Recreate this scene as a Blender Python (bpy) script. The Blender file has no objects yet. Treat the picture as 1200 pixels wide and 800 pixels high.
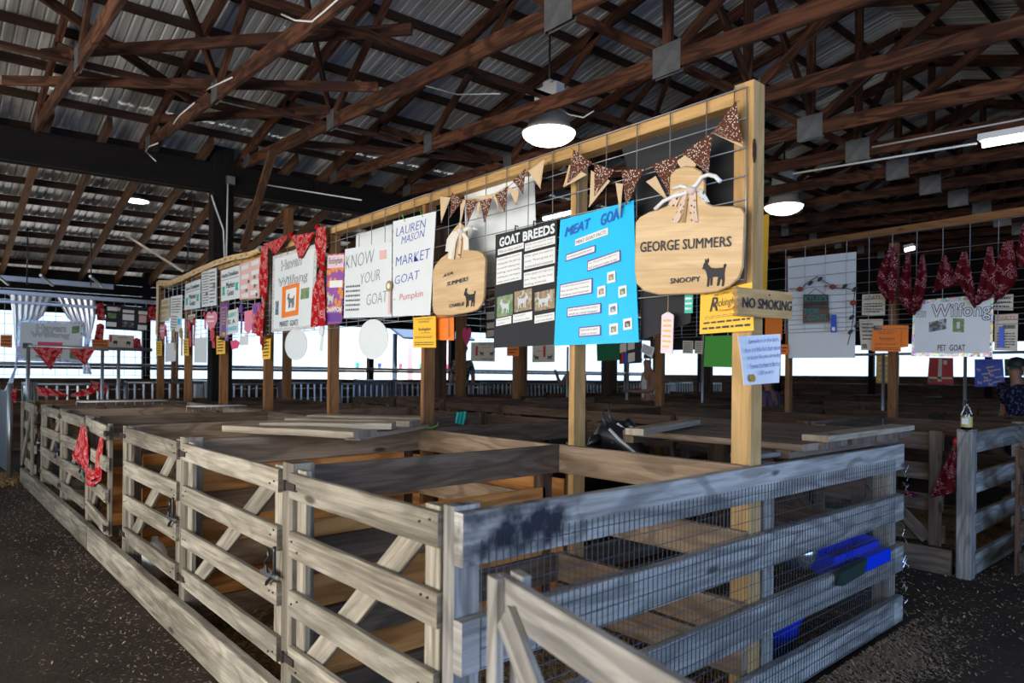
import bpy, bmesh, math, random
import numpy as np
from mathutils import Vector, Matrix, noise as mnoise
random.seed(7)
SC = bpy.context.scene
COL = SC.collection

# ------------------------------------------------------------------ camera, world, light, exposure
CAM = np.array([-1.067, -1.388, 1.355]); YAW = .8461; ROLL = math.radians(.57); FPX = 800.0; HOR = 440.0
cd = bpy.data.cameras.new('camera'); cam = bpy.data.objects.new('camera', cd); COL.objects.link(cam)
cd.sensor_width = 36; cd.lens = 36 * FPX / 1200; cd.shift_y = (HOR - 400) / 1200; cd.clip_start = .02
FW = Vector((math.cos(YAW), math.sin(YAW), 0)); RT = Vector((math.sin(YAW), -math.cos(YAW), 0)); UP = Vector((0, 0, 1))
_r = RT * math.cos(ROLL) + UP * math.sin(ROLL); _u = UP * math.cos(ROLL) - RT * math.sin(ROLL)
m = Matrix((_r, _u, -FW)).transposed().to_4x4(); m.translation = Vector(CAM); cam.matrix_world = m
cd.dof.use_dof = True; cd.dof.focus_distance = 3.9; cd.dof.aperture_fstop = 2.8
SC.camera = cam

SC.view_settings.view_transform = 'Standard'; SC.view_settings.look = 'None'
SC.view_settings.gamma = 1; SC.view_settings.use_curve_mapping = False
SC.view_settings.exposure = 0.0
SC.cycles.use_denoising = True
SC.cycles.max_bounces = 6; SC.cycles.diffuse_bounces = 3; SC.cycles.glossy_bounces = 3
SC.cycles.sample_clamp_indirect = 4; SC.cycles.caustics_reflective = False; SC.cycles.caustics_refractive = False

w = bpy.data.worlds.new('world'); SC.world = w; w.use_nodes = True
wt = w.node_tree; bg = wt.nodes['Background']
bg.inputs[0].default_value = (.60, .78, 1.0, 1); bg.inputs[1].default_value = 1.75

def area(name, loc, rot, sx, sy, power, color):
    l = bpy.data.lights.new(name, 'AREA'); l.shape = 'RECTANGLE'; l.size = sx; l.size_y = sy; l.energy = power; l.color = color
    o = bpy.data.objects.new(name, l); COL.objects.link(o); o.location = loc; o.rotation_euler = rot; return o
R = math.radians
# daylight through the open side doors: a wide one on the aisle side (-X), one on the entrance side (-Y)
area('daylight_side_door', (-4.6, 1.0, 1.7), (R(90), 0, R(-90)), 6.5, 2.4, 320, (1.0, .93, .83))
area('daylight_entrance', (1.2, -5.2, 1.5), (R(90), 0, R(0)), 4.0, 2.0, 200, (.22, .46, 1.0))
area('fill_side_yard', (-6.6, 5.0, .15), (0, R(217), 0), 2.6, 17, 700, (1.0, .95, .87))  # added fill lamp aimed upward, lifts the roof sheets like ground bounce
area('fill_back_yard', (2.0, 14.0, .8), (R(213), 0, 0), 13, 1.2, 110, (1.0, .97, .92))  # added fill lamp hidden behind the low wall, brightens the lean-to roof
sun = bpy.data.lights.new('sun', 'SUN'); sun.energy = 15; sun.angle = R(.6); sun.color = (1, .96, .9)
so = bpy.data.objects.new('sun', sun); COL.objects.link(so); so.rotation_euler = (R(32), R(-12), 0)

# ------------------------------------------------------------------ photo geometry on real planes
def ray(px, py):
    x, y = px - 600, py - 400; c, s = math.cos(ROLL), math.sin(ROLL)
    u = c * x - s * y; v = s * x + c * y
    return FW + RT * (u / FPX) + UP * (-(v - (HOR - 400)) / FPX)
def on(px, py, axis, val):
    i = 'XYZ'.index(axis); d = ray(px, py); t = (val - CAM[i]) / d[i]
    return Vector(CAM) + d * t

# ------------------------------------------------------------------ materials
class NT:
    def __init__(s, name):
        s.m = bpy.data.materials.new(name); s.m.use_nodes = True; s.t = s.m.node_tree
        s.b = s.t.nodes['Principled BSDF']; s.out = s.t.nodes['Material Output']
    def n(s, typ, **kw):
        nd = s.t.nodes.new(typ)
        for k, v in kw.items():
            if k in nd.inputs.keys(): s.set(nd.inputs[k], v)
            else: setattr(nd, k, v)
        return nd
    def set(s, sock, v):
        if isinstance(v, bpy.types.NodeSocket): s.t.links.new(v, sock)
        elif isinstance(v, (tuple, list)) and len(v) == 3 and sock.type == 'RGBA': sock.default_value = (*v, 1)
        else: sock.default_value = v
    def math(s, op, a, b=0.0, c=None, clamp=False):
        nd = s.t.nodes.new('ShaderNodeMath'); nd.operation = op; nd.use_clamp = clamp
        s.set(nd.inputs[0], a); s.set(nd.inputs[1], b)
        if c is not None: s.set(nd.inputs[2], c)
        return nd.outputs[0]
    def mix(s, f, a, b, mode='MIX'):
        nd = s.t.nodes.new('ShaderNodeMix'); nd.data_type = 'RGBA'; nd.blend_type = mode
        s.set(nd.inputs[0], f); s.set(nd.inputs[6], a); s.set(nd.inputs[7], b); return nd.outputs[2]
    def step(s, v, a, b):
        nd = s.t.nodes.new('ShaderNodeMapRange'); nd.interpolation_type = 'SMOOTHSTEP'
        s.set(nd.inputs['Value'], v); nd.inputs['From Min'].default_value = a; nd.inputs['From Max'].default_value = b
        return nd.outputs[0]
    def vmul(s, v, sc):
        nd = s.t.nodes.new('ShaderNodeVectorMath'); nd.operation = 'MULTIPLY'; s.set(nd.inputs[0], v); nd.inputs[1].default_value = sc; return nd.outputs[0]
    def noise(s, v, scale=1, detail=4, dist=0.0, rough=.5):
        return s.n('ShaderNodeTexNoise', Vector=v, Scale=scale, Detail=detail, Distortion=dist, Roughness=rough).outputs[0]
    def bump(s, h, strength=.3, dist=.005):
        nd = s.n('ShaderNodeBump', Height=h, Strength=strength, Distance=dist); s.t.links.new(nd.outputs[0], s.b.inputs['Normal'])
    def base(s, c): s.set(s.b.inputs['Base Color'], c)
def plain(name, col, rough=.6, metal=0.0, emit=None, es=1.0, var=0.0, spec=None):
    t = NT(name); t.base(col); t.b.inputs['Roughness'].default_value = rough; t.b.inputs['Metallic'].default_value = metal
    if spec is not None: t.b.inputs['Specular IOR Level'].default_value = spec
    if var:
        tc = t.n('ShaderNodeTexCoord'); nz = t.noise(tc.outputs['Object'], 9, 4)
        t.base(t.mix(nz, tuple(c * (1 - var) for c in col), tuple(min(1, c * (1 + var)) for c in col)))
    if emit: t.set(t.b.inputs['Emission Color'], emit); t.b.inputs['Emission Strength'].default_value = es
    return t.m
def wood(name, c1, c2, ring=.35, knots=1.0, dirt=.35, rough=.8, var=.18, fine=1.0, dark=(.02, .012, .008), stain=None):
    t = NT(name); tc = t.n('ShaderNodeTexCoord'); oi = t.n('ShaderNodeObjectInfo')
    rnd = oi.outputs['Random']
    off = t.n('ShaderNodeCombineXYZ', X=t.math('MULTIPLY', rnd, 37.0), Y=t.math('MULTIPLY', rnd, 53.0), Z=t.math('MULTIPLY', rnd, 11.0)).outputs[0]
    va = t.n('ShaderNodeVectorMath', operation='ADD'); t.set(va.inputs[0], tc.outputs['UV']); t.set(va.inputs[1], off); uv = va.outputs[0]
    g = t.noise(t.vmul(uv, (2.2, 60 * fine, 1)), 1, 6, .3, .65)
    broad = t.noise(t.vmul(uv, (1.0, 7, 1)), 1, 3, .5)
    wob = t.noise(t.vmul(uv, (1.1, 5.0, 1)), 1, 2, .2)
    rings = t.math('SINE', t.math('ADD', t.math('MULTIPLY', wob, 46.0 * fine), t.math('MULTIPLY', g, 2.2)))
    rings = t.math('MULTIPLY_ADD', rings, .5, .5)
    vo = t.n('ShaderNodeTexVoronoi', Vector=t.vmul(uv, (2.6, 8.0, 1)), Scale=1.0)
    cell = t.n('ShaderNodeSeparateColor', Color=vo.outputs['Color']).outputs[0]
    kn = t.math('MULTIPLY', t.step(vo.outputs['Distance'], .16, .07), t.math('GREATER_THAN', cell, .62))
    col = t.mix(t.math('MULTIPLY_ADD', t.math('SUBTRACT', t.math('ADD', g, broad), 1.0), 2.6, .5, clamp=True), c2, c1)
    col = t.mix(t.math('MULTIPLY', t.step(rings, .35, 1.0), ring), col, tuple(c * .45 for c in c2))
    col = t.mix(t.math('MULTIPLY', kn, .8 * knots), col, dark)
    d = t.noise(t.vmul(uv, (2.4, 16, 1)), 1, 7, .8, .7)
    col = t.mix(t.math('MULTIPLY', t.step(d, .48, .78), dirt), col, dark)
    if stain:
        col = t.mix(t.math('MULTIPLY', t.step(t.noise(tc.outputs['Object'], 1.7, 5, .5, .6), .5, .75), .45), col, stain)
    val = t.math('MULTIPLY_ADD', rnd, 2 * var, 1 - var)
    hs = t.n('ShaderNodeHueSaturation', Value=val, Color=col); t.base(hs.outputs[0])
    t.b.inputs['Roughness'].default_value = rough; t.b.inputs['Specular IOR Level'].default_value = .25
    t.bump(t.math('ADD', t.math('MULTIPLY', g, .7), t.math('MULTIPLY', rings, .25)), .45, .004)
    return t.m
W = {}
W['gate'] = wood('weathered_gate_wood', (.40, .352, .275), (.15, .125, .09), ring=.30, dirt=.5, stain=(.14, .10, .07))
W['grey'] = wood('grey_fence_wood', (.40, .37, .33), (.19, .175, .155), ring=.5, dirt=.42, dark=(.025, .02, .02))
W['old'] = wood('old_brown_rail_wood', (.22, .155, .11), (.11, .075, .052), ring=.45, dirt=.35)
W['tan'] = wood('tan_spine_wood', (.40, .29, .19), (.23, .15, .095), ring=.45, dirt=.25)
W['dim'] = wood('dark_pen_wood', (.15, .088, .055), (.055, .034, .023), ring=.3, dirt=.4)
W['ply'] = wood('plywood', (.80, .38, .12), (.58, .22, .055), ring=.6, knots=.25, dirt=.15, fine=.7)
W['pine'] = wood('new_pine_post', (.62, .39, .16), (.45, .26, .095), ring=.25, knots=.9, dirt=.04, rough=.65, var=.08, dark=(.10, .035, .012))
W['brownpost'] = wood('brown_post', (.30, .145, .055), (.19, .085, .032), ring=.3, knots=.9, dirt=.15, var=.12)
W['truss'] = wood('red_brown_truss_wood', (.130, .050, .025), (.036, .013, .007), ring=.7, knots=.5, dirt=.2, var=.2)
W['purlin'] = wood('dark_purlin_wood', (.06, .030, .018), (.03, .015, .010), ring=.3, dirt=.4)
W['rafter'] = wood('brown_rafter_wood', (.17, .085, .042), (.08, .04, .02), ring=.4, dirt=.25)
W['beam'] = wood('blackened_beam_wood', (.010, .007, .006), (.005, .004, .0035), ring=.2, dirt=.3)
W['slab'] = wood('pale_plank_wood', (.46, .39, .29), (.27, .21, .145), ring=.3, dirt=.3)
W['deck'] = wood('brown_deck_board', (.24, .17, .12), (.13, .09, .065), ring=.4, dirt=.35)
W['board'] = wood('light_cutting_board_wood', (.72, .52, .30), (.58, .38, .19), ring=.12, knots=.0, dirt=.02, rough=.45, var=.03)
M = dict(
 black=plain('black_paint', (.012, .012, .014), .6), felt=plain('black_card', (.022, .022, .026), .85, var=.2),
 white=plain('white_card', (.72, .76, .77), .6, var=.03), paper=plain('white_paper', (.80, .80, .78), .7), cream=plain('cream_paper', (.62, .56, .44), .75, var=.06),
 cyan=plain('bright_blue_poster', (.0, .50, .86), .45, var=.03), blueink=plain('blue_lettering', (.01, .10, .52), .5), ink=plain('ink', (.03, .03, .04), .6),
 penblue=plain('blue_marker', (.05, .08, .45), .6), penred=plain('red_marker', (.55, .05, .04), .6), pencil=plain('pencil_line', (.16, .17, .18), .7),
 yellow=plain('yellow_card', (.90, .50, .02), .55, var=.03), orange=plain('orange_card', (.85, .20, .01), .55, var=.04), green=plain('green_card', (.10, .48, .06), .6),
 dkgreen=plain('dark_green_card', (.0, .10, .035), .6), pink=plain('pink_card', (.78, .24, .33), .6), hotpink=plain('hot_pink_card', (.75, .06, .17), .5), palepink=plain('pale_pink_ribbon', (.78, .60, .66), .4),
 peach=plain('pink_patterned_paper', (.74, .46, .42), .6, var=.1), purple=plain('purple_satin', (.14, .03, .26), .35), gold=plain('gold_print', (.65, .38, .06), .35, .3),
 red=plain('red_satin', (.45, .01, .015), .4), teal=plain('teal_ribbon', (.0, .45, .33), .4), ribblue=plain('blue_satin', (.01, .08, .55), .35), tealpaint=plain('teal_paint', (.02, .24, .26), .5),
 steel=plain('galvanised_steel', (.42, .44, .46), .38, .85, var=.15), wire=plain('galvanised_wire', (.36, .37, .38), .4, .6), plate=plain('punched_truss_plate', (.20, .21, .22), .45, .7, var=.5),
 dkwire=plain('dull_mesh_wire', (.08, .09, .11), .5, .5), iron=plain('rusty_iron', (.04, .025, .02), .7, .4, var=.4), clip=plain('zinc_latch', (.55, .58, .60), .25, .9), chain=plain('dark_chain', (.06, .06, .065), .35, .8),
 bluepl=plain('blue_plastic', (.0, .035, .62), .35), dkgreenpl=plain('dark_green_plastic', (.012, .03, .025), .5), jute=plain('jute_cord', (.38, .25, .12), .9, var=.3), burlap=plain('burlap_cloth', (.60, .44, .27), .9, var=.1),
 whitepl=plain('white_plastic', (.75, .76, .76), .4), enamel=plain('white_enamel_lamp', (.42, .38, .31), .4), cable=plain('white_cable', (.7, .7, .68), .5), cream2=plain('white_cotton', (.70, .66, .58), .8),
 tube=plain('lamp_lens', (1, 1, 1), .4, emit=(1, .97, .92), es=7.0), fur=plain('black_goat_fur', (.010, .010, .014), .35), furw=plain('white_goat_fur', (.55, .58, .62), .5), horn=plain('dark_horn', (.03, .028, .03), .4),
 skin=plain('skin', (.32, .16, .10), .55), vest=plain('white_vest_cloth', (.78, .76, .72), .8), denim=plain('dark_denim', (.02, .03, .06), .8), hair=plain('brown_hair', (.10, .05, .025), .7), purplecl=plain('grey_purple_cloth', (.10, .08, .14), .8, var=.3),
 silver=plain('silver_foil', (.78, .80, .84), .25, .6), holo=None, roofblue=plain('blue_grey_panel', (.10, .13, .17), .5, .3), straw=plain('wood_shavings_mat', (.50, .30, .12), .8, var=.4),
 farhouse=plain('sunlit_white_siding', (.8, .8, .78), .8), farroof=plain('far_blue_roof', (.05, .08, .14), .7), tin=plain('label_print', (.50, .40, .12), .5), photo_g=None)
def two_tone(name, bgc, fgc, scale, thr=(.32, .26), rough=.85, ring=False, kind='F1'):
    t = NT(name); tc = t.n('ShaderNodeTexCoord'); vo = t.n('ShaderNodeTexVoronoi', Vector=tc.outputs['Object' if 'plaid' in name else 'UV'], Scale=scale)
    f = t.step(vo.outputs['Distance'], *thr)
    if ring:
        s = t.math('SINE', t.math('MULTIPLY', vo.outputs['Distance'], 24.0)); f = t.step(s, .25, .6)
        n = t.noise(tc.outputs['UV'], scale * .55, 3); f = t.math('MULTIPLY', f, t.step(n, .47, .55))
    t.base(t.mix(f, bgc, fgc)); t.b.inputs['Roughness'].default_value = rough; t.b.inputs['Specular IOR Level'].default_value = .15
    return t.m
M['bandana'] = two_tone('red_paisley_cloth', (.36, .004, .008), (.62, .36, .34), 30, ring=True)
M['bandana2'] = two_tone('deep_red_paisley_cloth', (.085, .002, .005), (.36, .16, .18), 26, ring=True)
M['dots'] = two_tone('brown_spotted_cotton', (.10, .035, .02), (.72, .62, .54), 95, (.34, .26))
M['floral'] = two_tone('floral_ribbon_cloth', (.66, .52, .42), (.16, .05, .03), 50, (.30, .24))
M['leopard'] = two_tone('black_and_white_border', (.62, .62, .60), (.03, .03, .03), 75, (.34, .26))
M['collage'] = two_tone('magazine_collage', (.30, .10, .36), (.75, .28, .05), 18, (.5, .45))
M['plaid'] = two_tone('dark_plaid_cloth', (.012, .03, .03), (.34, .38, .36), 26, (.42, .36)); M['plaid2'] = two_tone('blue_plaid_cloth', (.010, .012, .035), (.08, .10, .20), 30, (.42, .36))
def holo():
    t = NT('holographic_border'); tc = t.n('ShaderNodeTexCoord'); vo = t.n('ShaderNodeTexVoronoi', Vector=tc.outputs['UV'], Scale=60.0)
    hs = t.n('ShaderNodeHueSaturation', Saturation=.7, Value=.9, Color=vo.outputs['Color']); t.base(hs.outputs[0]); t.b.inputs['Roughness'].default_value = .25; t.b.inputs['Metallic'].default_value = .5; return t.m
M['holo'] = holo()
def photo(name, a, b, c):
    t = NT(name); tc = t.n('ShaderNodeTexCoord'); n = t.noise(tc.outputs['Object'], 22, 3); n2 = t.noise(tc.outputs['Object'], 50, 2)
    t.base(t.mix(t.step(n, .42, .55), a, t.mix(t.step(n2, .45, .6), b, c))); t.b.inputs['Roughness'].default_value = .35; return t.m
M['photo_g'] = photo('photo_green_field', (.10, .22, .06), (.16, .28, .08), (.30, .3, .2))
M['photo_t'] = photo('photo_tan_yard', (.34, .24, .12), (.22, .15, .07), (.5, .42, .3))
M['photo_b'] = photo('photo_people_blue', (.05, .05, .04), (.08, .16, .30), (.45, .4, .35))
M['photo_d'] = photo('photo_dark_animal', (.04, .05, .03), (.15, .08, .05), (.3, .35, .3))
def sheetmetal():
    t = NT('galvanised_roof_sheet'); tc = t.n('ShaderNodeTexCoord')
    n = t.noise(t.vmul(tc.outputs['Object'], (14, .35, .35)), 1, 3, 0, .6); n2 = t.noise(tc.outputs['Object'], .9, 4)
    c = t.mix(t.step(n, .3, .7), (.42, .41, .38), (.84, .84, .81)); c = t.mix(t.math('MULTIPLY', t.step(n2, .45, .7), .45), c, (.24, .19, .14)); t.base(c)
    t.b.inputs['Metallic'].default_value = .25; t.b.inputs['Roughness'].default_value = .34; return t.m
M['roof'] = sheetmetal()
def earth():
    t = NT('packed_earth'); tc = t.n('ShaderNodeTexCoord'); p = tc.outputs['Object']
    a = t.noise(p, 1.1, 8, .3, .6); b = t.noise(p, 30, 6, .5, .7); vo = t.n('ShaderNodeTexVoronoi', Vector=t.vmul(p, (60, 90, 60)), Scale=1.0, Randomness=1.0)
    c = t.mix(t.step(a, .35, .65), (.020, .015, .011), (.050, .036, .026)); c = t.mix(t.math('MULTIPLY', b, .5), c, (.065, .048, .033))
    rare = t.n('ShaderNodeSeparateColor', Color=vo.outputs['Color']).outputs[1]
    ch = t.math('MULTIPLY', t.step(vo.outputs['Distance'], .30, .18), t.math('GREATER_THAN', rare, .97))
    c = t.mix(t.math('MULTIPLY', ch, .7), c, (.34, .24, .14)); t.base(c); t.b.inputs['Roughness'].default_value = .95; t.b.inputs['Specular IOR Level'].default_value = .15
    t.bump(t.math('ADD', a, t.math('MULTIPLY', b, .5)), .8, .03); return t.m
M['earth'] = earth()
def bedding():
    t = NT('straw_bedding'); tc = t.n('ShaderNodeTexCoord'); p = tc.outputs['Object']
    vo = t.n('ShaderNodeTexVoronoi', Vector=t.vmul(p, (55, 80, 60)), Scale=1.0)
    s = t.n('ShaderNodeSeparateColor', Color=vo.outputs['Color']).outputs[0]
    c = t.mix(s, (.12, .06, .02), (.55, .33, .12)); c = t.mix(t.step(t.noise(p, 2.5, 4), .45, .62), c, (.05, .04, .015)); t.base(c)
    t.b.inputs['Roughness'].default_value = .9; t.bump(vo.outputs['Distance'], 1.0, .02); return t.m
M['bedding'] = bedding()
def glass():
    t = NT('clear_bottle_glass'); t.base((.92, .95, .95)); t.b.inputs['Roughness'].default_value = .03; t.b.inputs['Transmission Weight'].default_value = 1.0; return t.m
M['glass'] = glass()

# ------------------------------------------------------------------ builders
WL = {}
def put(name, me, parent=None, loc=(0, 0, 0), mat=None):
    o = bpy.data.objects.new(name, me); COL.objects.link(o); WL[o.name] = Vector(loc)
    if parent: o.parent = parent; o.location = Vector(loc) - WL[parent.name]
    else: o.location = loc
    if mat and me and not me.materials: me.materials.append(mat)
    return o
def thing(name, label, cat, loc=(0, 0, 0), group=None, kind=None):
    o = put(name, None, None, loc); o.empty_display_size = .1
    if label: o['label'] = label
    if cat: o['category'] = cat
    if group: o['group'] = group
    if kind: o['kind'] = kind
    return o
def tag(o, label, cat, group=None, kind=None):
    o['label'] = label
    if cat: o['category'] = cat
    if group: o['group'] = group
    if kind: o['kind'] = kind
    return o
def mesh(name, vs, fs, origin=(0, 0, 0), uvs=None, smooth=False):
    o = Vector(origin); me = bpy.data.meshes.new(name); me.from_pydata([tuple(Vector(v) - o) for v in vs], [], fs)
    if uvs:
        l = me.uv_layers.new(name='UVMap'); flat = []
        for p in me.polygons:
            for vi, li in zip(p.vertices, p.loop_indices): flat.append((li, uvs[p.index][list(p.vertices).index(vi)]))
        for li, uv in flat: l.data[li].uv = uv
    if smooth: me.shade_smooth()
    return me
def plank(parent, name, a, b, h, t, mat, hax=None, c=.003, seg=1, wob=0.0, label=None):
    """board from a to b (centre line), h across along hax (default up), t thick."""
    a, b = Vector(a), Vector(b); d = (b - a); L = d.length; d.normalize()
    hv = Vector(hax) if hax is not None else (UP if abs(d.z) < .95 else Vector((0, 1, 0)))
    hv = (hv - d * hv.dot(d)).normalized(); sv = d.cross(hv).normalized()
    H, T = h / 2, t / 2
    if c: prof = [(-H + c, -T), (H - c, -T), (H, -T + c), (H, T - c), (H - c, T), (-H + c, T), (-H, T - c), (-H, -T + c)]
    else: prof = [(-H, -T), (H, -T), (H, T), (-H, T)]
    n = len(prof); per = [0]
    for i in range(n): p, q = prof[i], prof[(i + 1) % n]; per.append(per[-1] + math.hypot(q[0] - p[0], q[1] - p[1]))
    vs, fs, uv = [], [], []
    for k in range(seg + 1):
        f = k / seg; ctr = a + d * (L * f); s = 1.0
        if wob and 0 < k < seg: ctr = ctr + hv * random.uniform(-wob, wob) + sv * random.uniform(-wob, wob) * .5; s = 1 + random.uniform(-wob, wob) * 6
        for p in prof: vs.append(ctr + hv * p[0] * s + sv * p[1])
    for k in range(seg):
        for i in range(n):
            j = (i + 1) % n; fs.append((k * n + i, (k + 1) * n + i, (k + 1) * n + j, k * n + j))
            u0, u1 = L * k / seg, L * (k + 1) / seg; uv.append([(u0, per[i]), (u1, per[i]), (u1, per[i + 1]), (u0, per[i + 1])])
    fs.append(tuple(range(n))); uv.append([(p[1] * .3, p[0] + 3) for p in prof])
    fs.append(tuple(reversed(range(seg * n, seg * n + n)))); uv.append([(p[1] * .3, p[0] + 5) for p in reversed(prof)])
    o = (a + b) / 2
    ob = put(name, mesh(name, vs, fs, o, uv), parent, o, mat)
    if label: ob['label'] = label
    return ob
class MB:
    def __init__(s): s.v, s.f, s.uv = [], [], []
    def add(s, vs, fs, uv=None):
        k = len(s.v); s.v += [Vector(v) for v in vs]; s.f += [tuple(i + k for i in f) for f in fs]
        s.uv += uv if uv else [[(0, 0)] * len(f) for f in fs]
    def box(s, lo, hi):
        x0, y0, z0 = lo; x1, y1, z1 = hi
        s.add([(x0, y0, z0), (x1, y0, z0), (x1, y1, z0), (x0, y1, z0), (x0, y0, z1), (x1, y0, z1), (x1, y1, z1), (x0, y1, z1)],
              [(0, 3, 2, 1), (4, 5, 6, 7), (0, 1, 5, 4), (1, 2, 6, 5), (2, 3, 7, 6), (3, 0, 4, 7)])
    def tube(s, pts, r, n=6, cap=True):
        pts = [Vector(p) for p in pts]; rings = []; N = len(pts); rr = r if isinstance(r, (list, tuple)) else [r] * N; base = len(s.v); pv = None
        for i, p in enumerate(pts):
            t = (pts[min(i + 1, N - 1)] - pts[max(i - 1, 0)]).normalized()
            ref = Vector((0, 0, 1)) if abs(t.z) < .9 else Vector((1, 0, 0))
            if pv is not None: ref = pv
            a = (ref - t * ref.dot(t)).normalized(); pv = a; b = t.cross(a)
            s.v += [p + (a * math.cos(2 * math.pi * k / n) + b * math.sin(2 * math.pi * k / n)) * rr[i] for k in range(n)]
        for i in range(N - 1):
            for k in range(n):
                j = (k + 1) % n; s.f.append((base + i * n + k, base + i * n + j, base + (i + 1) * n + j, base + (i + 1) * n + k)); s.uv.append([(0, 0)] * 4)
        if cap:
            s.f.append(tuple(base + k for k in reversed(range(n)))); s.uv.append([(0, 0)] * n)
            s.f.append(tuple(base + (N - 1) * n + k for k in range(n))); s.uv.append([(0, 0)] * n)
    def build(s, name, mat, parent=None, origin=None, smooth=False):
        if origin is None:
            origin = sum(s.v, Vector()) / len(s.v)
            if parent is None: origin.z = min(v.z for v in s.v)
        return put(name, mesh(name, s.v, s.f, origin, s.uv, smooth), parent, origin, mat)
def tube(parent, name, pts, r, mat, n=6, smooth=True, label=None):
    b = MB(); b.tube(pts, r, n); o = b.build(name, mat, parent, smooth=smooth)
    if label: o['label'] = label
    return o
def lathe(parent, name, ctr, prof, mat, n=24, label=None):
    c = Vector(ctr); vs, fs = [], []
    for r, z in prof: vs += [c + Vector((r * math.cos(2 * math.pi * k / n), r * math.sin(2 * math.pi * k / n), z)) for k in range(n)]
    for i in range(len(prof) - 1):
        for k in range(n): j = (k + 1) % n; fs.append((i * n + k, i * n + j, (i + 1) * n + j, (i + 1) * n + k))
    o = put(name, mesh(name, vs, fs, c, None, True), parent, c, mat)
    if label: o['label'] = label
    return o
# --- flat things on a plane, from four corners of the photograph cast on that plane
class Fr:
    def __init__(s, corners, out):
        s.c = [Vector(c) for c in corners]; s.out = Vector(out); s.curl = 0.0   # TL TR BR BL
        s.o = sum(s.c, Vector()) / 4
    def P(s, u, v, d=0.0):
        tl, tr, br, bl = s.c; t = tl.lerp(tr, u); b = bl.lerp(br, u)
        if s.curl: d += s.curl * (.35 * math.sin(u * 5 + v * 3) + (2 * abs(u - .5)) ** 3 * .6 + (1 - v) ** 2 * .4 * math.cos(3 * u) + .4)
        return b.lerp(t, v) + s.out * d
    @property
    def w(s): return (s.c[1] - s.c[0]).length
    @property
    def h(s): return (s.c[0] - s.c[3]).length
XF = 1.468      # plane of the signs on the first display
def quad(px, axis='X', val=XF):
    return Fr([on(x, y, axis, val) for x, y in px], (-1, 0, 0) if axis == 'X' else (0, -1, 0))
def slab(fr, name, mat, poly=None, t=.004, d=0.0, parent=None, curl=0.0, n=1):
    """a sheet of thickness t; poly in (u,v) or whole frame; front face at d+t."""
    if poly is None and curl:
        fr.curl = curl; n = 12; vs, fs, uv = [], [], []
        for lay in (0, 1):
            for i in range(n + 1):
                for j in range(n + 1):
                    u, v = i / n, j / n; vs.append(fr.P(u, v, d + t * lay))
        k = (n + 1) ** 2
        for i in range(n):
            for j in range(n):
                a, b, c, e = i * (n + 1) + j, (i + 1) * (n + 1) + j, (i + 1) * (n + 1) + j + 1, i * (n + 1) + j + 1
                q = [(i / n * fr.w, j / n * fr.h), ((i + 1) / n * fr.w, j / n * fr.h), ((i + 1) / n * fr.w, (j + 1) / n * fr.h), (i / n * fr.w, (j + 1) / n * fr.h)]
                fs.append((a + k, b + k, c + k, e + k)); uv.append(q); fs.append((e, c, b, a)); uv.append(q[::-1])
        ring = [i * (n + 1) for i in range(n + 1)] + [n * (n + 1) + j for j in range(1, n + 1)] + [i * (n + 1) + n for i in range(n - 1, -1, -1)] + [j for j in range(n - 1, 0, -1)]
        for i in range(len(ring)):
            a, b = ring[i], ring[(i + 1) % len(ring)]; fs.append((a, b, b + k, a + k)); uv.append([(0, 0)] * 4)
        return put(name, mesh(name, vs, fs, fr.o, uv, False), parent, fr.o, mat)
    poly = poly or [(0, 0), (1, 0), (1, 1), (0, 1)]
    n = len(poly); vs = [fr.P(u, v, d) for u, v in poly] + [fr.P(u, v, d + t) for u, v in poly]
    q = [(u * fr.w, v * fr.h) for u, v in poly]
    fs = [tuple(range(n, 2 * n)), tuple(reversed(range(n)))]; uv = [q, q[::-1]]
    for i in range(n): j = (i + 1) % n; fs.append((i, j, j + n, i + n)); uv.append([(q[i][0], q[i][1]), (q[j][0], q[j][1]), (q[j][0], q[j][1]), (q[i][0], q[i][1])])
    return put(name, mesh(name, vs, fs, fr.o, uv), parent, fr.o, mat)
_tc = {}
def textmesh(s, offset=0.0, shear=0.0, res=2):
    k = (s, offset, shear, res)
    if k not in _tc:
        c = bpy.data.curves.new('lettering_curve', 'FONT'); c.body = s; c.size = 1; c.offset = offset; c.resolution_u = res; c.shear = shear
        o = bpy.data.objects.new('lettering_curve', c); COL.objects.link(o); me = bpy.data.meshes.new_from_object(o)
        _tc[k] = ([v.co.copy() for v in me.vertices], [tuple(p.vertices) for p in me.polygons])
        bpy.data.objects.remove(o); bpy.data.meshes.remove(me); bpy.data.curves.remove(c)
    return _tc[k]
def text(fr, s, u0, v0, u1, v1, mat, parent, d=.006, offset=0.0, shear=0.0, name='lettering', rise=0.0, keep=False, ref=None):
    bold = offset; offset = min(offset, 0.0)
    vs, fs = textmesh(s, offset, shear, 1 if len(s) > 30 else 2)
    if not vs: return
    rv = textmesh(s, 0.0, shear, 1 if len(s) > 30 else 2)[0]
    if bold > 0:      # heavier strokes: the same letters laid over themselves a hair apart
        n0 = len(vs); vb, fb = vs, fs; vs, fs = [], []
        for k, (dx, dy) in enumerate(((-1, -1), (1, -1), (-1, 1), (1, 1), (0, 0))):
            vs += [Vector((v.x + dx * bold, v.y + dy * bold, k * .00001)) for v in vb]; fs += [tuple(i + k * n0 for i in f) for f in fb]
    x0, x1 = min(v.x for v in rv), max(v.x for v in rv); y0, y1 = min(v.y for v in rv), max(v.y for v in rv)
    out = []
    for v in vs:
        a = (v.x - x0) / (x1 - x0); b = (v.y - y0) / (y1 - y0); out.append(fr.P(u0 + (u1 - u0) * a, v0 + (v1 - v0) * b + rise * a, d + v.z * 10))
    return put(name, mesh(name, out, fs, fr.o), parent, fr.o, mat)
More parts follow.
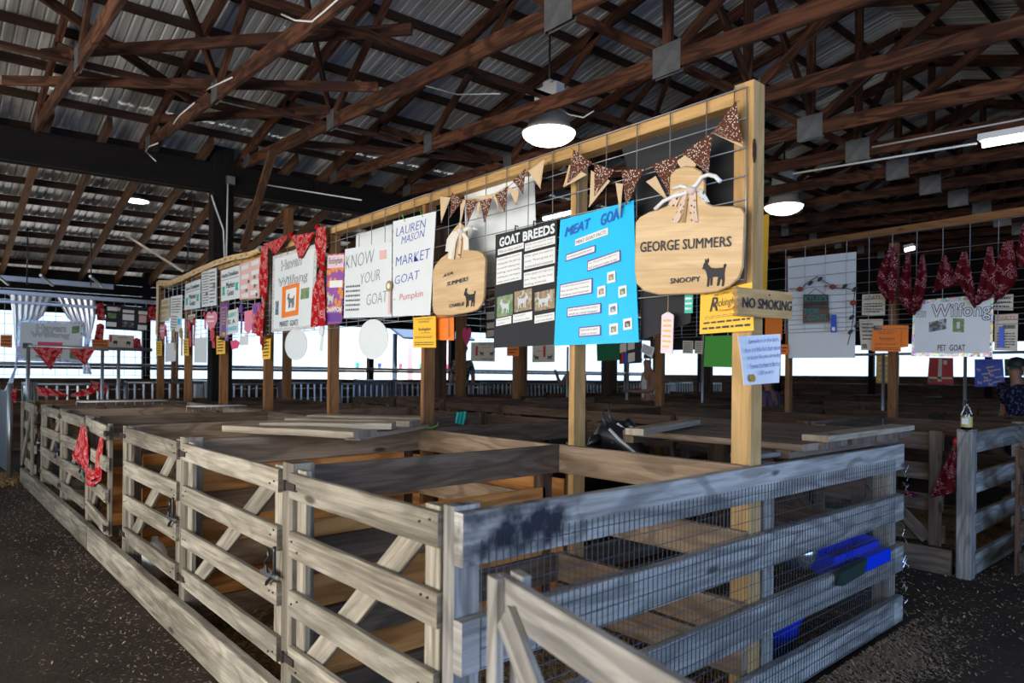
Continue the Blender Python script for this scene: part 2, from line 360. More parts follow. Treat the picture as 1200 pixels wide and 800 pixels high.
def rect(u0, v0, u1, v1): return [(u0, v0), (u1, v0), (u1, v1), (u0, v1)]
def rrect(u0, v0, u1, v1, ru, rv, n=6):
    p = []
    for cx, cy, a0 in ((u1 - ru, v0 + rv, -90), (u1 - ru, v1 - rv, 0), (u0 + ru, v1 - rv, 90), (u0 + ru, v0 + rv, 180)):
        for k in range(n + 1): a = R(a0 + 90 * k / n); p.append((cx + ru * math.cos(a), cy + rv * math.sin(a)))
    return p
def oval(n=28): return [(.5 + .5 * math.cos(2 * math.pi * k / n), .5 + .5 * math.sin(2 * math.pi * k / n)) for k in range(n)]
HEART = [(.5, 0), (.75, .25), (.97, .55), (1, .78), (.88, .95), (.7, 1), (.56, .92), (.5, .8), (.44, .92), (.3, 1), (.12, .95), (0, .78), (.03, .55), (.25, .25)]
GOAT = [(0.03, .70), (.0, .62), (.10, .60), (.15, .56), (.20, .45), (.24, .30), (.22, .0), (.30, .0), (.33, .28), (.36, .30), (.37, .04), (.44, .04), (.45, .33), (.68, .34), (.66, .18), (.64, .02), (.72, .02),
        (.77, .20), (.80, .28), (.86, .20), (.84, .0), (.92, .0), (.95, .25), (.93, .45), (.95, .62), (1.0, .74), (.96, .80), (.90, .76), (.88, .66), (.60, .64), (.38, .66), (.28, .74), (.22, .80), (.28, .90), (.24, 1.0), (.17, .92), (.12, .98), (.10, .84), (.05, .78)]
def goat_mark(fr, u0, v0, u1, v1, mat, parent, d=.006, flip=False, name='goat_emblem', t=.003):
    g = [((1 - x) if flip else x, y) for x, y in GOAT]
    if flip: g = g[::-1]
    return slab(fr, name, mat, [(u0 + (u1 - u0) * x, v0 + (v1 - v0) * y) for x, y in g], t, d, parent)
def lines(fr, u0, v0, u1, v1, n, mat, parent, d=.006, name='printed_lines', ragged=True):
    """rows of tiny print too small to read: joined bars broken into words"""
    b = MB(); rs = random.Random(int(u0 * 999 + v0 * 77))
    for k in range(n):
        va = v1 - (v1 - v0) * (k + .25) / n; vb = va - (v1 - v0) * .42 / n; u = u0; end = u1 - (rs.random() * .3 * (u1 - u0) if ragged and k == n - 1 else 0)
        while u < end:
            w_ = (u1 - u0) * rs.uniform(.06, .16); e = min(u + w_, end); b.add([fr.P(u, vb, d), fr.P(e, vb, d), fr.P(e, va, d), fr.P(u, va, d)], [(0, 1, 2, 3)]); u = e + (u1 - u0) * .03
    return b.build(name, mat, parent)
def cloth(parent, name, left, right, mat, rows=14, cols=10, amp=.012, waves=3.0, out=(-1, 0, 0), th=.0015, uvs=1.0, label=None):
    """folded cloth between a left and a right edge polyline (world points, top to bottom)"""
    def samp(pl, f):
        pl = [Vector(p) for p in pl]; x = f * (len(pl) - 1); i = min(int(x), len(pl) - 2); return pl[i].lerp(pl[i + 1], x - i)
    o = Vector(out); vs, fs, uv = [], [], []
    wid = max((Vector(l) - Vector(r)).length for l, r in zip([samp(left, k / 8) for k in range(9)], [samp(right, k / 8) for k in range(9)])); hgt = (Vector(left[0]) - Vector(left[-1])).length
    ph = random.uniform(0, 6)
    for lay in (0, 1):
        for i in range(rows + 1):
            for j in range(cols + 1):
                f, g = i / rows, j / cols; a, b = samp(left, f), samp(right, f); p = a.lerp(b, g)
                dd = amp * math.sin(g * waves * 6.28 + ph + f * 1.5) * (.35 + .65 * f) + th * lay + amp
                vs.append(p + o * dd)
    K = (rows + 1) * (cols + 1)
    for lay in (0, 1):
        for i in range(rows):
            for j in range(cols):
                q = [i * (cols + 1) + j, i * (cols + 1) + j + 1, (i + 1) * (cols + 1) + j + 1, (i + 1) * (cols + 1) + j]
                fs.append(tuple(x + K * lay for x in (q if lay else q[::-1])))
                c = [(j / cols * wid * uvs, -i / rows * hgt * uvs), ((j + 1) / cols * wid * uvs, -i / rows * hgt * uvs), ((j + 1) / cols * wid * uvs, -(i + 1) / rows * hgt * uvs), (j / cols * wid * uvs, -(i + 1) / rows * hgt * uvs)]
                uv.append(c if lay else c[::-1])
    org = Vector(left[0]).lerp(Vector(right[0]), .5)
    ob = put(name, mesh(name, vs, fs, org, uv, True), parent, org, mat)
    if label: ob['label'] = label
    return ob

# ------------------------------------------------------------------ setting: ground, roof, trusses, walls
def struct(o): o['kind'] = 'structure'; return o
def plane(name, x0, x1, y0, y1, z, mat, nx=1, ny=1, amp=0):
    vs = [(x0 + (x1 - x0) * i / nx, y0 + (y1 - y0) * j / ny, z + (mnoise.noise(Vector((x0 + (x1 - x0) * i / nx, y0 + (y1 - y0) * j / ny, 0)) * 1.3) * amp if amp else 0)) for j in range(ny + 1) for i in range(nx + 1)]
    fs = [(j * (nx + 1) + i, j * (nx + 1) + i + 1, (j + 1) * (nx + 1) + i + 1, (j + 1) * (nx + 1) + i) for j in range(ny) for i in range(nx)]
    return put(name, mesh(name, vs, fs, (0, 0, 0), None, True), None, (0, 0, 0), mat)
struct(plane('floor', -5, 18.2, -6, 13.2, 0, M['earth'], 110, 90, .018))
M['outside'] = plain('pale_gravel_yard', (.24, .23, .215), .95, var=.1)
struct(plane('ground_outside', -80, 90, -80, 90, -.06, M['outside']))

RA, RB = .0469, .03
def RZ(x, y): return RA * y + RB * x
RIDGE = 1.95
def slope(y): return .28 * (7.9 - max(y, 2 * RIDGE - y)) if y < RIDGE else .28 * (7.9 - y)
def roofp(x, y, T): return Vector((x, y, RZ(x, y) + T + slope(y)))
ceiling = thing('ceiling', 'corrugated grey metal barn roof seen from inside over its dark purlins', None, (4, 2, 5.3), kind='structure')
def sheet(x0, x1, y0, y1):
    vs, fs = [], []; prof = []
    for k in range(7): prof += [(k * .1, 0), (k * .1 + .068, 0), (k * .1 + .078, .013), (k * .1 + .090, .013)]
    prof.append((.7, 0)); n = len(prof) - 1
    for dx, z in prof:
        vs += [roofp(x0 + dx, y0, 4.0) + Vector((0, 0, z)), roofp(x0 + dx, y1, 4.0) + Vector((0, 0, z))]
    for i in range(n): fs.append((2 * i, 2 * i + 2, 2 * i + 3, 2 * i + 1))
    o = roofp((x0 + x1) / 2, (y0 + y1) / 2, 4.0); put('corrugated_sheet', mesh('corrugated_sheet', vs, fs, o), ceiling, o, M['roof'])
x = -4.1
while x < 18.2:
    for y0, y1 in ((RIDGE, 7.6), (7.55, 13.5), (-4.6, RIDGE)): sheet(x, x + .70, y0, y1)
    x += .68
for y in [13.3, 12.75, 12.15, 11.55, 10.95, 10.35, 9.75, 9.15, 8.35, 7.7, 7.1, 6.48, 5.87, 5.3, 4.82, 4.2, 3.6, 3.0, 2.4, 1.5, .9, .3, -.3, -.9, -1.5, -2.1, -2.7, -3.3, -3.9, -4.5]:
    for x0, x1 in ((-4.1, 3.6), (3.62, 11), (11.02, 18.2)):
        plank(ceiling, 'purlin', roofp(x0, y, 3.945), roofp(x1, y, 3.945), .088, .038, W['purlin'], c=0)
TX = [-2.5, -1.25, -.005, 1.11, 2.30, 3.55, 4.80, 6.08, 7.30, 8.55, 9.8, 11.05, 12.3, 13.55, 14.8, 16.05, 17.3]
def truss(x, i):
    tr = thing('roof_truss', None, None, (x, RIDGE, 3.8), kind='structure')
    far = x > 9; T0 = 3.65
    bot = lambda y: Vector((x, y, RZ(x, y) + T0 + .07)); top = lambda y: roofp(x, y, 3.83)
    plank(tr, 'bottom_chord', bot(7.95), bot(1.95), .14, .038, W['truss'], c=.002)
    plank(tr, 'bottom_chord', bot(1.95), bot(-4.3), .14, .038, W['truss'], c=.002)
    plank(tr, 'top_chord', top(8.2), top(RIDGE), .14, .038, W['truss'], c=0)
    plank(tr, 'top_chord', top(RIDGE), top(-4.5), .14, .038, W['truss'], c=0)
    A = lambda y: bot(y) + Vector((0, 0, .03)); B = lambda y: top(y) - Vector((0, 0, .03))
    for p, q in ((A(1.95), B(1.95)), (A(1.95), B(3.75)), (A(1.95), B(.15)), (A(5.35), B(3.8)), (A(5.35), B(6.5)), (A(-1.45), B(.1)), (A(-1.45), B(-2.6))):
        plank(tr, 'web', p, q, .089, .038, W['truss'], hax=(0, 1, 0), c=.002 if not far else 0)
    for y, w_, h_ in ((1.95, .27, .25), (5.35, .16, .20), (7.75, .2, .15), (-1.45, .16, .2)):
        for s in (-1, 1):
            b = MB(); c = bot(y) + Vector((s * .021, 0, .02)); b.box(c - Vector((.002, w_ / 2, h_ / 2)), c + Vector((.002, w_ / 2, h_ / 2)))
            if not far and s < 0:
                for a in range(6):
                    for e in range(6):
                        p = c + Vector((-.003, (a - 2.5) / 6 * w_, (e - 2.5) / 6 * h_)); b.box(p - Vector((.002, .006, .003)), p + Vector((.002, .006, .003)))
            b.build('nail_plate', M['plate'], tr)
for i, x in enumerate(TX): truss(x, i)
bridging = thing('truss_bracing', 'long brown two by four braces running across the truss chords', None, (4, 4, 3.9), kind='structure')
for y, hh in ((3.43, 3.83), (5.75, 3.83), (-.2, 3.83)):
    for x0, x1 in ((-2.6, 3.7), (3.4, 9.9), (9.6, 17.4)):
        plank(bridging, 'brace', (x0, y, RZ(x0, y) + hh), (x1, y, RZ(x1, y) + hh), .038, .089, W['truss'], c=.002)
for (x0, y0, z0), (x1, y1, z1) in [((-.4, 6.8, 3.84), (2.3, 4.4, 3.84)), ((-.2, 5.9, 3.88), (1.9, 3.2, 3.88)), ((-1.2, 5.3, 4.6), (1.1, 6.2, 3.9)), ((0, 3.75, 4.75), (1.11, 5.35, 3.85)), ((1.11, 3.75, 4.75), (2.3, 5.4, 3.85)),
        ((2.3, 5.35, 3.85), (1.11, 7.2, 3.9)), ((2.4, 6.9, 3.84), (4.8, 5.7, 3.84)), ((3.55, 1.95, 5.2), (4.8, 1.95, 3.9)), ((4.8, 1.95, 5.2), (6.08, 1.95, 3.9)), ((6.08, 3.75, 4.8), (7.3, 5.3, 3.9)), ((7.3, 1.95, 3.9), (8.55, 1.95, 5.2)), ((-.005, 1.95, 5.2), (1.11, 1.95, 3.9)), ((2.3, 3.75, 4.8), (3.55, 1.95, 5.3))]:
    plank(bridging, 'diagonal_brace', (x0, y0, RZ(x0, y0) + z0), (x1, y1, RZ(x1, y1) + z1), .089, .038, W['truss'], c=.002)
# lean-to rafters beyond the beam
x = -3.88
while x < 18:
    plank(ceiling, 'rafter', roofp(x, 7.7, 3.83), roofp(x, 13.35, 3.83), .14, .055, W['rafter'], c=0); x += .57
# the heavy beam and its posts
beam = thing('support_beam', None, None, (4, 7.9, 3.5), kind='structure')
for x0, x1 in ((-3.8, 3.3), (3.31, 10.5), (10.51, 18)):
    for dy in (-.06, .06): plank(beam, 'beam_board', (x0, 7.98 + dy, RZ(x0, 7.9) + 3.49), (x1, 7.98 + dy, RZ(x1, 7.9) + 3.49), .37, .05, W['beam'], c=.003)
for px_, w_ in ((2.04, .26), (5.6, .17), (9.95, .3), (13.6, .26), (-1.6, .26)):
    bp = thing('barn_post', None, None, (px_, 7.98, 0), kind='structure')
    for dx in (-w_ / 4, w_ / 4): plank(bp, 'post_timber', (px_ + dx, 7.98, 0), (px_ + dx, 7.98, RZ(px_, 7.9) + (3.9 if px_ < 3 else 3.3)), w_ / 2, .19, W['beam'] if px_ < 3 else W['dim'], hax=(1, 0, 0))
for px_ in (3.1, 7.8, 12.0):   # brown posts of the lean-to
    bp = thing('barn_post', None, None, (px_, 8.3, 0), kind='structure'); plank(bp, 'post_timber', (px_, 8.3, 0), (px_, 8.3, RZ(px_, 8) + 3.3), .09, .14, W['brownpost'], hax=(1, 0, 0))
plank(beam, 'knee_brace', (2.25, 7.75, 3.0), (2.05, 6.3, 3.9), .09, .04, W['rafter'], hax=(1, 0, 0))

# back wall: low plank wall, long opening onto the bright yard, boarded strip under the eave
wb = thing('wall_back', 'low dark plank wall with a long bright opening above it', None, (8, 13, 0), kind='structure')
for x0, x1 in ((-2.5, 4.2), (4.21, 10.9), (10.91, 18)):
    for k in range(6): plank(wb, 'plank', (x0, 13.0, .105 + k * .205), (x1, 13.0, .105 + k * .205), .2035, .03, W['dim'], c=.002)
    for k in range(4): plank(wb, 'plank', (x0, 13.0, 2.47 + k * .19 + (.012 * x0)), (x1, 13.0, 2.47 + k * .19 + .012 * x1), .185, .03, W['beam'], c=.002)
    tube(wb, 'pipe_rail', [(x0, 12.93, 1.48), (x1, 12.93, 1.48)], .03, M['steel'], 8)
    plank(wb, 'rail', (x0, 12.95, 1.42), (x1, 12.95, 1.42), .05, .04, W['dim'], c=0)
for x0 in (-2.4, -.05, 2.35, 4.75, 7.2, 9.6, 12, 14.4, 16.8): plank(wb, 'wall_post', (x0, 13.06, 0), (x0, 13.06, 3.3), .13, .13, W['beam'])
wr = thing('wall_right', 'dark plank gable wall with a bright opening', None, (18, 4, 0), kind='structure')
for k in range(7): plank(wr, 'plank', (18, -5, .105 + k * .205), (18, 13, .105 + k * .205), .2046, .03, W['dim'], c=.002)
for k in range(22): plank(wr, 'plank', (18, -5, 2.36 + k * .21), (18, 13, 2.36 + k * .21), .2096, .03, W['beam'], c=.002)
for y in (-4.6, -2, .6, 3.2, 5.8, 8.4, 11): plank(wr, 'wall_post', (17.95, y, 0), (17.95, y, 3.4), .13, .13, W['beam'])
wf = thing('blocker_wall_front', None, None, (12, -5, 0), kind='structure')  # unseen wall, added to keep daylight off the right-hand side
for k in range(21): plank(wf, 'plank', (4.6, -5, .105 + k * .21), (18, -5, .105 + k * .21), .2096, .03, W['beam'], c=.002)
for k in range(9): plank(wf, 'plank', (-4, -5, 3.05 + k * .21), (4.6, -5, 3.05 + k * .21), .2096, .03, W['beam'], c=.002)  # header added to cut sky light over the entrance
wl = thing('unseen_wall_left', None, None, (-4, 10, 0), kind='structure')  # unseen wall, far part kept low so the side fill reaches the roof
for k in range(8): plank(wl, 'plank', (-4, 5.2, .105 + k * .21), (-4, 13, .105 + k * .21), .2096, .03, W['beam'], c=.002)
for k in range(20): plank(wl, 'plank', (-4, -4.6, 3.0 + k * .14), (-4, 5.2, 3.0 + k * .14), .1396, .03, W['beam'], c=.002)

# ------------------------------------------------------------------ pens
SX = 1.49; BW = 3.07; YR = [1.10, 2.40, 3.66, 4.91, 6.12, 7.36, 8.60]
RT4 = [.93, .65, .37, .09]         # centres of the 2x6 rails
def place(s): return s
# end fence in front, with its welded wire
ef = thing('end_fence', 'grey board fence with welded wire across the front end of the nearest pens', 'fence', (1.5, .04, 0))
def stained():
    t_ = W['grey'].copy(); t_.name = 'grey_fence_wood_with_dark_stain'; nt_ = t_.node_tree; b_ = nt_.nodes['Principled BSDF']; src = b_.inputs['Base Color'].links[0].from_socket
    tc = nt_.nodes.new('ShaderNodeTexCoord'); sub = nt_.nodes.new('ShaderNodeVectorMath'); sub.operation = 'SUBTRACT'; nt_.links.new(tc.outputs['Object'], sub.inputs[0]); sub.inputs[1].default_value = (-1.34, 0, .0)
    ml = nt_.nodes.new('ShaderNodeVectorMath'); ml.operation = 'MULTIPLY'; nt_.links.new(sub.outputs[0], ml.inputs[0]); ml.inputs[1].default_value = (4.6, 1, 11)
    ln = nt_.nodes.new('ShaderNodeVectorMath'); ln.operation = 'LENGTH'; nt_.links.new(ml.outputs[0], ln.inputs[0])
    nz = nt_.nodes.new('ShaderNodeTexNoise'); nz.inputs['Scale'].default_value = 13; nz.inputs['Detail'].default_value = 5; nt_.links.new(tc.outputs['Object'], nz.inputs['Vector'])
    ad = nt_.nodes.new('ShaderNodeMath'); ad.operation = 'MULTIPLY_ADD'; nt_.links.new(nz.outputs[0], ad.inputs[0]); ad.inputs[1].default_value = 3.0; nt_.links.new(ln.outputs['Value'], ad.inputs[2])
    mr = nt_.nodes.new('ShaderNodeMapRange'); nt_.links.new(ad.outputs[0], mr.inputs['Value']); mr.inputs['From Min'].default_value = 2.55; mr.inputs['From Max'].default_value = 1.8
    mx = nt_.nodes.new('ShaderNodeMix'); mx.data_type = 'RGBA'; nt_.links.new(mr.outputs[0], mx.inputs[0]); nt_.links.new(src, mx.inputs[6]); mx.inputs[7].default_value = (.018, .02, .028, 1)
    nt_.links.new(mx.outputs[2], b_.inputs['Base Color']); return t_
W['stained'] = stained()
for z in RT4: plank(ef, 'board', (0, .019, z), (BW, .019, z), .14, .038, W['stained'] if z == RT4[0] else W['grey'], seg=10, wob=.0022)
for x in (.045, 1.65, BW - .045):
    yp, tp = (.0635, .048) if x < .1 else (.085, .089)
    plank(ef, 'post', (x, yp, -.02), (x, yp, 1.0 if x > .1 else 1.012), .089, tp, W['grey'] if x < 3 else W['gate'], hax=(1, 0, 0))
plank(ef, 'post_cap', (1.61, .14, 1.02), (1.85, .14, 1.02), .02, .12, W['grey'], c=.004)
b = MB(); z0, z1 = .03, .925
k = 0; x = .06
while x < BW - .12: b.tube([(x, -.003, z0), (x, -.003, z1)], .0015, 3, False); x += .0254
for k in range(18): b.tube([(.06, -.003, z0 + k * .0508), (BW - .14, -.003, z0 + k * .0508)], .0014, 3, False)
o = b.build('wire_mesh', M['dkwire'], ef); o['kind'] = 'stuff'
b = MB()
for k in range(26):
    z = random.uniform(.05, .88); a = random.uniform(-.05, .02); b.tube([(BW + a, -.012, z), (BW + a + random.uniform(-.02, .03), -.02, z + random.uniform(-.04, .04)), (BW + a + .01, .01, z + .02)], .0012, 3)
o = b.build('wire_ends', M['clip'], ef); o['kind'] = 'stuff'

class LF:
    """a gate's own frame: s along the gate, n out of its face, z up"""
    def __init__(s, base, ang, flip=False): s.b = Vector(base); s.d = Vector((math.cos(ang), math.sin(ang), 0)); s.n = Vector((-s.d.y, s.d.x, 0)) * (-1 if flip else 1)
    def P(s, a, n, z): return s.b + s.d * a + s.n * n + UP * z
def gate(base, ang, L, label, group=None, mat='gate', tops=(.99, .775, .56, .35), h=.092, hinge=True, latch=True, brace='up', det=True, stilew=.07, cat='gate', flip=False):
    """base: hinge end; rails on the +n face, stiles and brace behind them."""
    f = LF(base, ang, flip); g = thing('pen_gate', label, cat, f.b, group); m_ = W[mat]
    for z in tops:
        e0, e1 = random.uniform(-.008, .006), random.uniform(-.006, .01); hh = h * random.uniform(.95, 1.06)
        plank(g, 'rail', f.P(e0, .0, z - h / 2 + random.uniform(-.004, .004)), f.P(L + e1, .0, z - h / 2 + random.uniform(-.004, .004)), hh, .022, m_, seg=6 if det else 1, wob=.0018 if det else 0, c=.0025 if det else 0)
    zb, zt = tops[-1] - h - .02, tops[0] + .01
    for a in (.05, L - .05): plank(g, 'stile', f.P(a, -.025, zb), f.P(a, -.025, zt), stilew, .024, m_, hax=f.d)
    if brace:
        a0, a1 = (.08, L - .1) if brace == 'up' else (L - .1, .08)
        plank(g, 'brace', f.P(a0, -.026, zb + .04), f.P(a1, -.026, zt - .06), .085, .02, m_)
    if det:
        b = MB()
        for z in tops:
            for a in (.03, .07, L - .07, L - .03):
                c_ = f.P(a + random.uniform(-.006, .006), .0125, z - h / 2 + random.uniform(-.028, .028)); b.box(c_ - Vector((.003, .003, .003)), c_ + Vector((.003, .003, .003)))
        o = b.build('nails', M['iron'], g); o['kind'] = 'stuff'
    if hinge:
        for z in (tops[0] - h * .55, tops[-1] - h * .5):
            b = MB(); b.tube([f.P(-.03, .018, z - .02), f.P(-.03, .018, z + .02)], .008, 8)
            b.add([f.P(-.04, .013, z - .016), f.P(.055, .013, z - .013), f.P(.055, .013, z + .013), f.P(-.04, .013, z + .016), f.P(-.04, .017, z - .016), f.P(.055, .017, z - .013), f.P(.055, .017, z + .013), f.P(-.04, .017, z + .016)],
                  [(3, 2, 1, 0), (4, 5, 6, 7), (0, 1, 5, 4), (1, 2, 6, 5), (2, 3, 7, 6), (3, 0, 4, 7)])
            b.build('hinge', M['iron'], g)
    if latch:
        z = (tops[2] + tops[1]) / 2 - h * .9
        b = MB(); b.box(f.P(L - .06, .018, z) - Vector((.007, .04, .014)), f.P(L - .06, .018, z) + Vector((.007, .04, .014))); b.tube([f.P(L - .11, .028, z), f.P(L + .04, .028, z + .006)], .008, 6); bl_ = b.build('bolt_latch', M['clip'], g)
        pts = [f.P(L - .05 + .02 * math.sin(k * 1.3), .026 + .006 * (k % 2), z + .10 - .018 * k) for k in range(9)] + [f.P(L + .02, .03, z + .02 + .02 * k) for k in range(6)]
        o = tube(bl_, 'latch_chain', pts, .0065, M['chain'], 5)
    return g
N90 = R(90)
# front row of gates (side facing the left aisle); base at the far end of each so rails face -X
def rowgate(x, y0, y1, label, **k): k['brace'] = 'up'; return gate((x, y1, 0), -N90, y1 - y0, label, flip=True, **k)
rowgate(.0, .105, 1.035, 'weathered four-rail gate next to the front corner post', brace='down', latch=False)
rowgate(.0, 1.14, 2.345, 'weathered four-rail gate second from the front corner, chained at its near end', brace='down')
rowgate(.0, 2.45, 3.61, 'weathered four-rail gate third from the front corner post', brace='down')
gate((-.055, 3.86, 0), R(86.9), 1.0, 'gate hung with two red bandanas standing slightly ajar', brace='down')
rowgate(0, 4.95, 6.06, 'weathered gate just beyond the one hung with bandanas', brace='down')
rowgate(.0, 6.17, 7.31, 'blue-lit weathered gate, last but one of the left row', brace='down')
gate((-.02, 8.55, 0), R(-91), 1.12, 'farthest gate of the left row with its brace on the outside', brace='up')
# kickboards under the gate row
for k, (y0, y1) in enumerate(((-.02, 4.6), (4.62, 8.72))):
    t_ = thing('kickboard', ('thick low kickboard under the near gates of the left row', 'low kickboard under the far gates of the left row')[k], 'board', (-.02, (y0 + y1) / 2, 0))
    plank(t_, 'board', (-.02, y0 if k else .14, .095), (-.02, y1, .095), .18, .045, W['gate'], seg=12, wob=.002)

def rails(t_, p, q, zs, mat, h=.14, seg=4, wob=.0015, name='rail', c=.002):
    for z in zs: plank(t_, name, (p[0], p[1], z), (q[0], q[1], z), h * random.uniform(.97, 1.03), .038, W[mat], seg=seg, wob=wob, c=c)
def panel(t_, name, x0, x1, y, z0, z1, mat, th=.016, yaxis=False):
    if yaxis: plank(t_, name, (x0, (y[0]), (z0 + z1) / 2), (x0, y[1], (z0 + z1) / 2), z1 - z0, th, W[mat], c=.001)
    else: plank(t_, name, (x0, y, (z0 + z1) / 2), (x1, y, (z0 + z1) / 2), z1 - z0, th, W[mat], c=.001)
# nearest block, partitions from the aisle to the spine
names = ['first', 'second', 'third', 'fourth', 'fifth', 'sixth', 'last']
mats = ['old', 'tan', 'tan', 'old', 'tan', 'old', 'brownpost']
for k, y in enumerate(YR):
    t_ = thing('pen_partition', ('dark board partition with striped plywood below, nearest the front fence', 'brown partition whose plywood reaches its top rail, under the loose planks', 'third board partition behind the front fence, under the pale plank pile',
        'fourth board partition of the near pens, left of the display', 'fifth board partition of the near pens, crossed by a wire rack', 'sixth board partition of the near pens, with a white wire rack', 'orange-brown end partition closing the far end of the near pens')[k], 'fence', (.75, y, 0))
    plank(t_, 'post', (.045, y - .02, 0), (.045, y - .02, 1.0 + (.02 if k < 2 else 0)), .089, .089, W['gate'], hax=(1, 0, 0))
    rails(t_, (.09, y), (SX - .04, y), RT4 if k < 3 else RT4[:2], mats[k], seg=6)
    plank(t_, 'end_post', (SX - .085, y + .055, 0), (SX - .085, y + .055, .97), .07, .07, W['dim'], hax=(1, 0, 0))
    if k == 0: panel(t_, 'plywood_panel', .10, SX - .1, y + .03, .06, .785, 'ply', .02)
    if k == 1: panel(t_, 'plywood_panel', .10, SX - .1, y + .03, .10, .85, 'ply')
    if k in (2, 3): panel(t_, 'plywood_panel', .12, SX - .1, y + .03, .10, .80, 'ply')
# spine of the nearest block
sp = thing('spine_fence', 'long tan board fence down the middle of the near pens beneath the display', 'fence', (SX, 4.3, 0))
edges = [.045] + YR
for k in range(7):
    a, b_ = edges[k] + (.02 if k else 0), edges[k + 1] - .0
    zs = [.93, .665, .375, .22] if k == 0 else [.93, .65]
    rails(sp, (SX - .02, a), (SX - .02, b_), zs, 'tan' if k < 3 else ('slab' if k in (4, 5) else 'old'), seg=5)
    if k: panel(sp, 'plywood_panel', SX + .105, 0, (a + .06, b_ - .06), .08, .80, 'ply', .016, True)
# right-hand pens of the nearest block
for k, y in enumerate(YR):
    t_ = thing('pen_partition', 'right-hand board partition beyond the spine, %s from the front fence' % names[k], 'fence', (2.3, y, 0))
    rails(t_, (SX + .1, y), (BW - .05, y), [.93, .65] if k else RT4[1:], 'old' if k < 4 else 'dim', seg=3)
    plank(t_, 'post', (BW - .05, y, 0), (BW - .05, y, 1.0), .089, .089, W['dim'], hax=(1, 0, 0))
    plank(t_, 'post', (SX + .14, y + .05, 0), (SX + .14, y + .05, 1.0), .06, .06, W['dim'], hax=(1, 0, 0))
for k in range(7):
    y0 = edges[k] + .06; y1 = edges[k + 1] - .06
    gate((BW - .01, y0 if k else .2, 0), N90, y1 - (y0 if k else .2), 'aisle gate right of the near block, %s from the front' % names[k], mat='dim', det=False, latch=False, hinge=False, brace='up')

# blocks farther right, reaching back under the roof
def block(x0, n, tint, first_gates=True):
    ordn = ('second', 'third', 'fourth')[n]
    G1 = 'board partitions of the %s block of pens' % ordn
    fe = thing('end_fence', 'front end fence of the %s block of pens across the aisle' % ordn, 'fence', (x0 + 1.5, .02, 0))
    rails(fe, (x0 + (.05 if n == 0 else .02), .02), (x0 + BW, .02), RT4, 'grey' if n == 0 else tint, seg=4)
    for x in (x0 + .13, x0 + 1.6, x0 + BW): plank(fe, 'post', (x, .08, 0), (x, .08, 1.01), .1, .1, W['gate'] if n == 0 else W[tint], hax=(1, 0, 0))
    s_ = thing('spine_fence', 'middle fence of the %s block of pens' % ordn, 'fence', (x0 + SX, 4.3, 0))
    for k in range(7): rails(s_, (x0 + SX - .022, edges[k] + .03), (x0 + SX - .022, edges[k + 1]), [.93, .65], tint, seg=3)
    for k, y in enumerate(YR):
        for s in (0, 1):
            yy = y + random.uniform(-.04, .04); a, b_ = (x0 + .06, x0 + SX - .03) if s == 0 else (x0 + SX + .03, x0 + BW - .03)
            t_ = thing('pen_partition', '%s partition from the front, %s half of %s pen block' % (names[k], ('left', 'right')[s], ordn), 'fence', ((a + b_) / 2, yy, 0), G1)
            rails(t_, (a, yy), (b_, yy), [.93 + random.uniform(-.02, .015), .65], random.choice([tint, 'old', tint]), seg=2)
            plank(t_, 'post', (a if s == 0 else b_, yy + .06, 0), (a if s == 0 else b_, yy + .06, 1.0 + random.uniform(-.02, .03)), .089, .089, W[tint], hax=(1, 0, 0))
    for k in range(7):
        for s in (0, 1):
            if n == 0 and s == 0 and k == 0: continue
            y0 = edges[k] + .07; y1 = edges[k + 1] - .03
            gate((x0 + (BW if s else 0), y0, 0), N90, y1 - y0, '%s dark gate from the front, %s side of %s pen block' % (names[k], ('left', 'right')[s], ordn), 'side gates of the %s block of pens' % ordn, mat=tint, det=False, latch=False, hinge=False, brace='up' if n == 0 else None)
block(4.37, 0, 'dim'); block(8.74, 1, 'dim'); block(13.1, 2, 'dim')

# ------------------------------------------------------------------ first display frame over the spine
def xs(x, X=SX): return on(x, 430, 'X', X).y
dposts = [(.040, .128)] + [(xs(r, SX + .09), max(xs(l), xs(r, SX + .09) + .038)) for l, r in ((669, 687), (495, 510), (385, 398), (311, 321), (258, 268), (218, 226), (185, 193))]
df = thing('display_frame', 'yellow pine post and rail frame standing over the middle of the near pens', 'frame', (SX, 4.3, 0))
for k, (y0, y1) in enumerate(dposts):
    plank(df, 'post', (SX + .045, (y0 + y1) / 2, 0), (SX + .045, (y0 + y1) / 2, 2.565 if k == 0 else 2.483), y1 - y0, .09, W['pine'] if k in (0, 1) else W['brownpost'], hax=(0, 1, 0))
kc = on(879, 171, 'Y', .038); slab(Fr([kc + Vector(v) for v in ((-.014, 0, .05), (.014, 0, .05), (.014, 0, -.05), (-.014, 0, -.05))], (0, -1, 0)), 'knot', plain('dark_knot', (.07, .02, .01), .6), [(.5 + .5 * math.cos(k * math.pi / 8) * (1 + .2 * (k % 2)), .5 + .5 * math.sin(k * math.pi / 8)) for k in range(16)], .002, 0, df)
for a, b_ in ((.13, 4.9), (4.905, 8.7)):
    plank(df, 'top_rail', (SX + .045, a, 2.515), (SX + .045, b_, 2.52), .06, .09, W['pine'], seg=6, wob=.001)
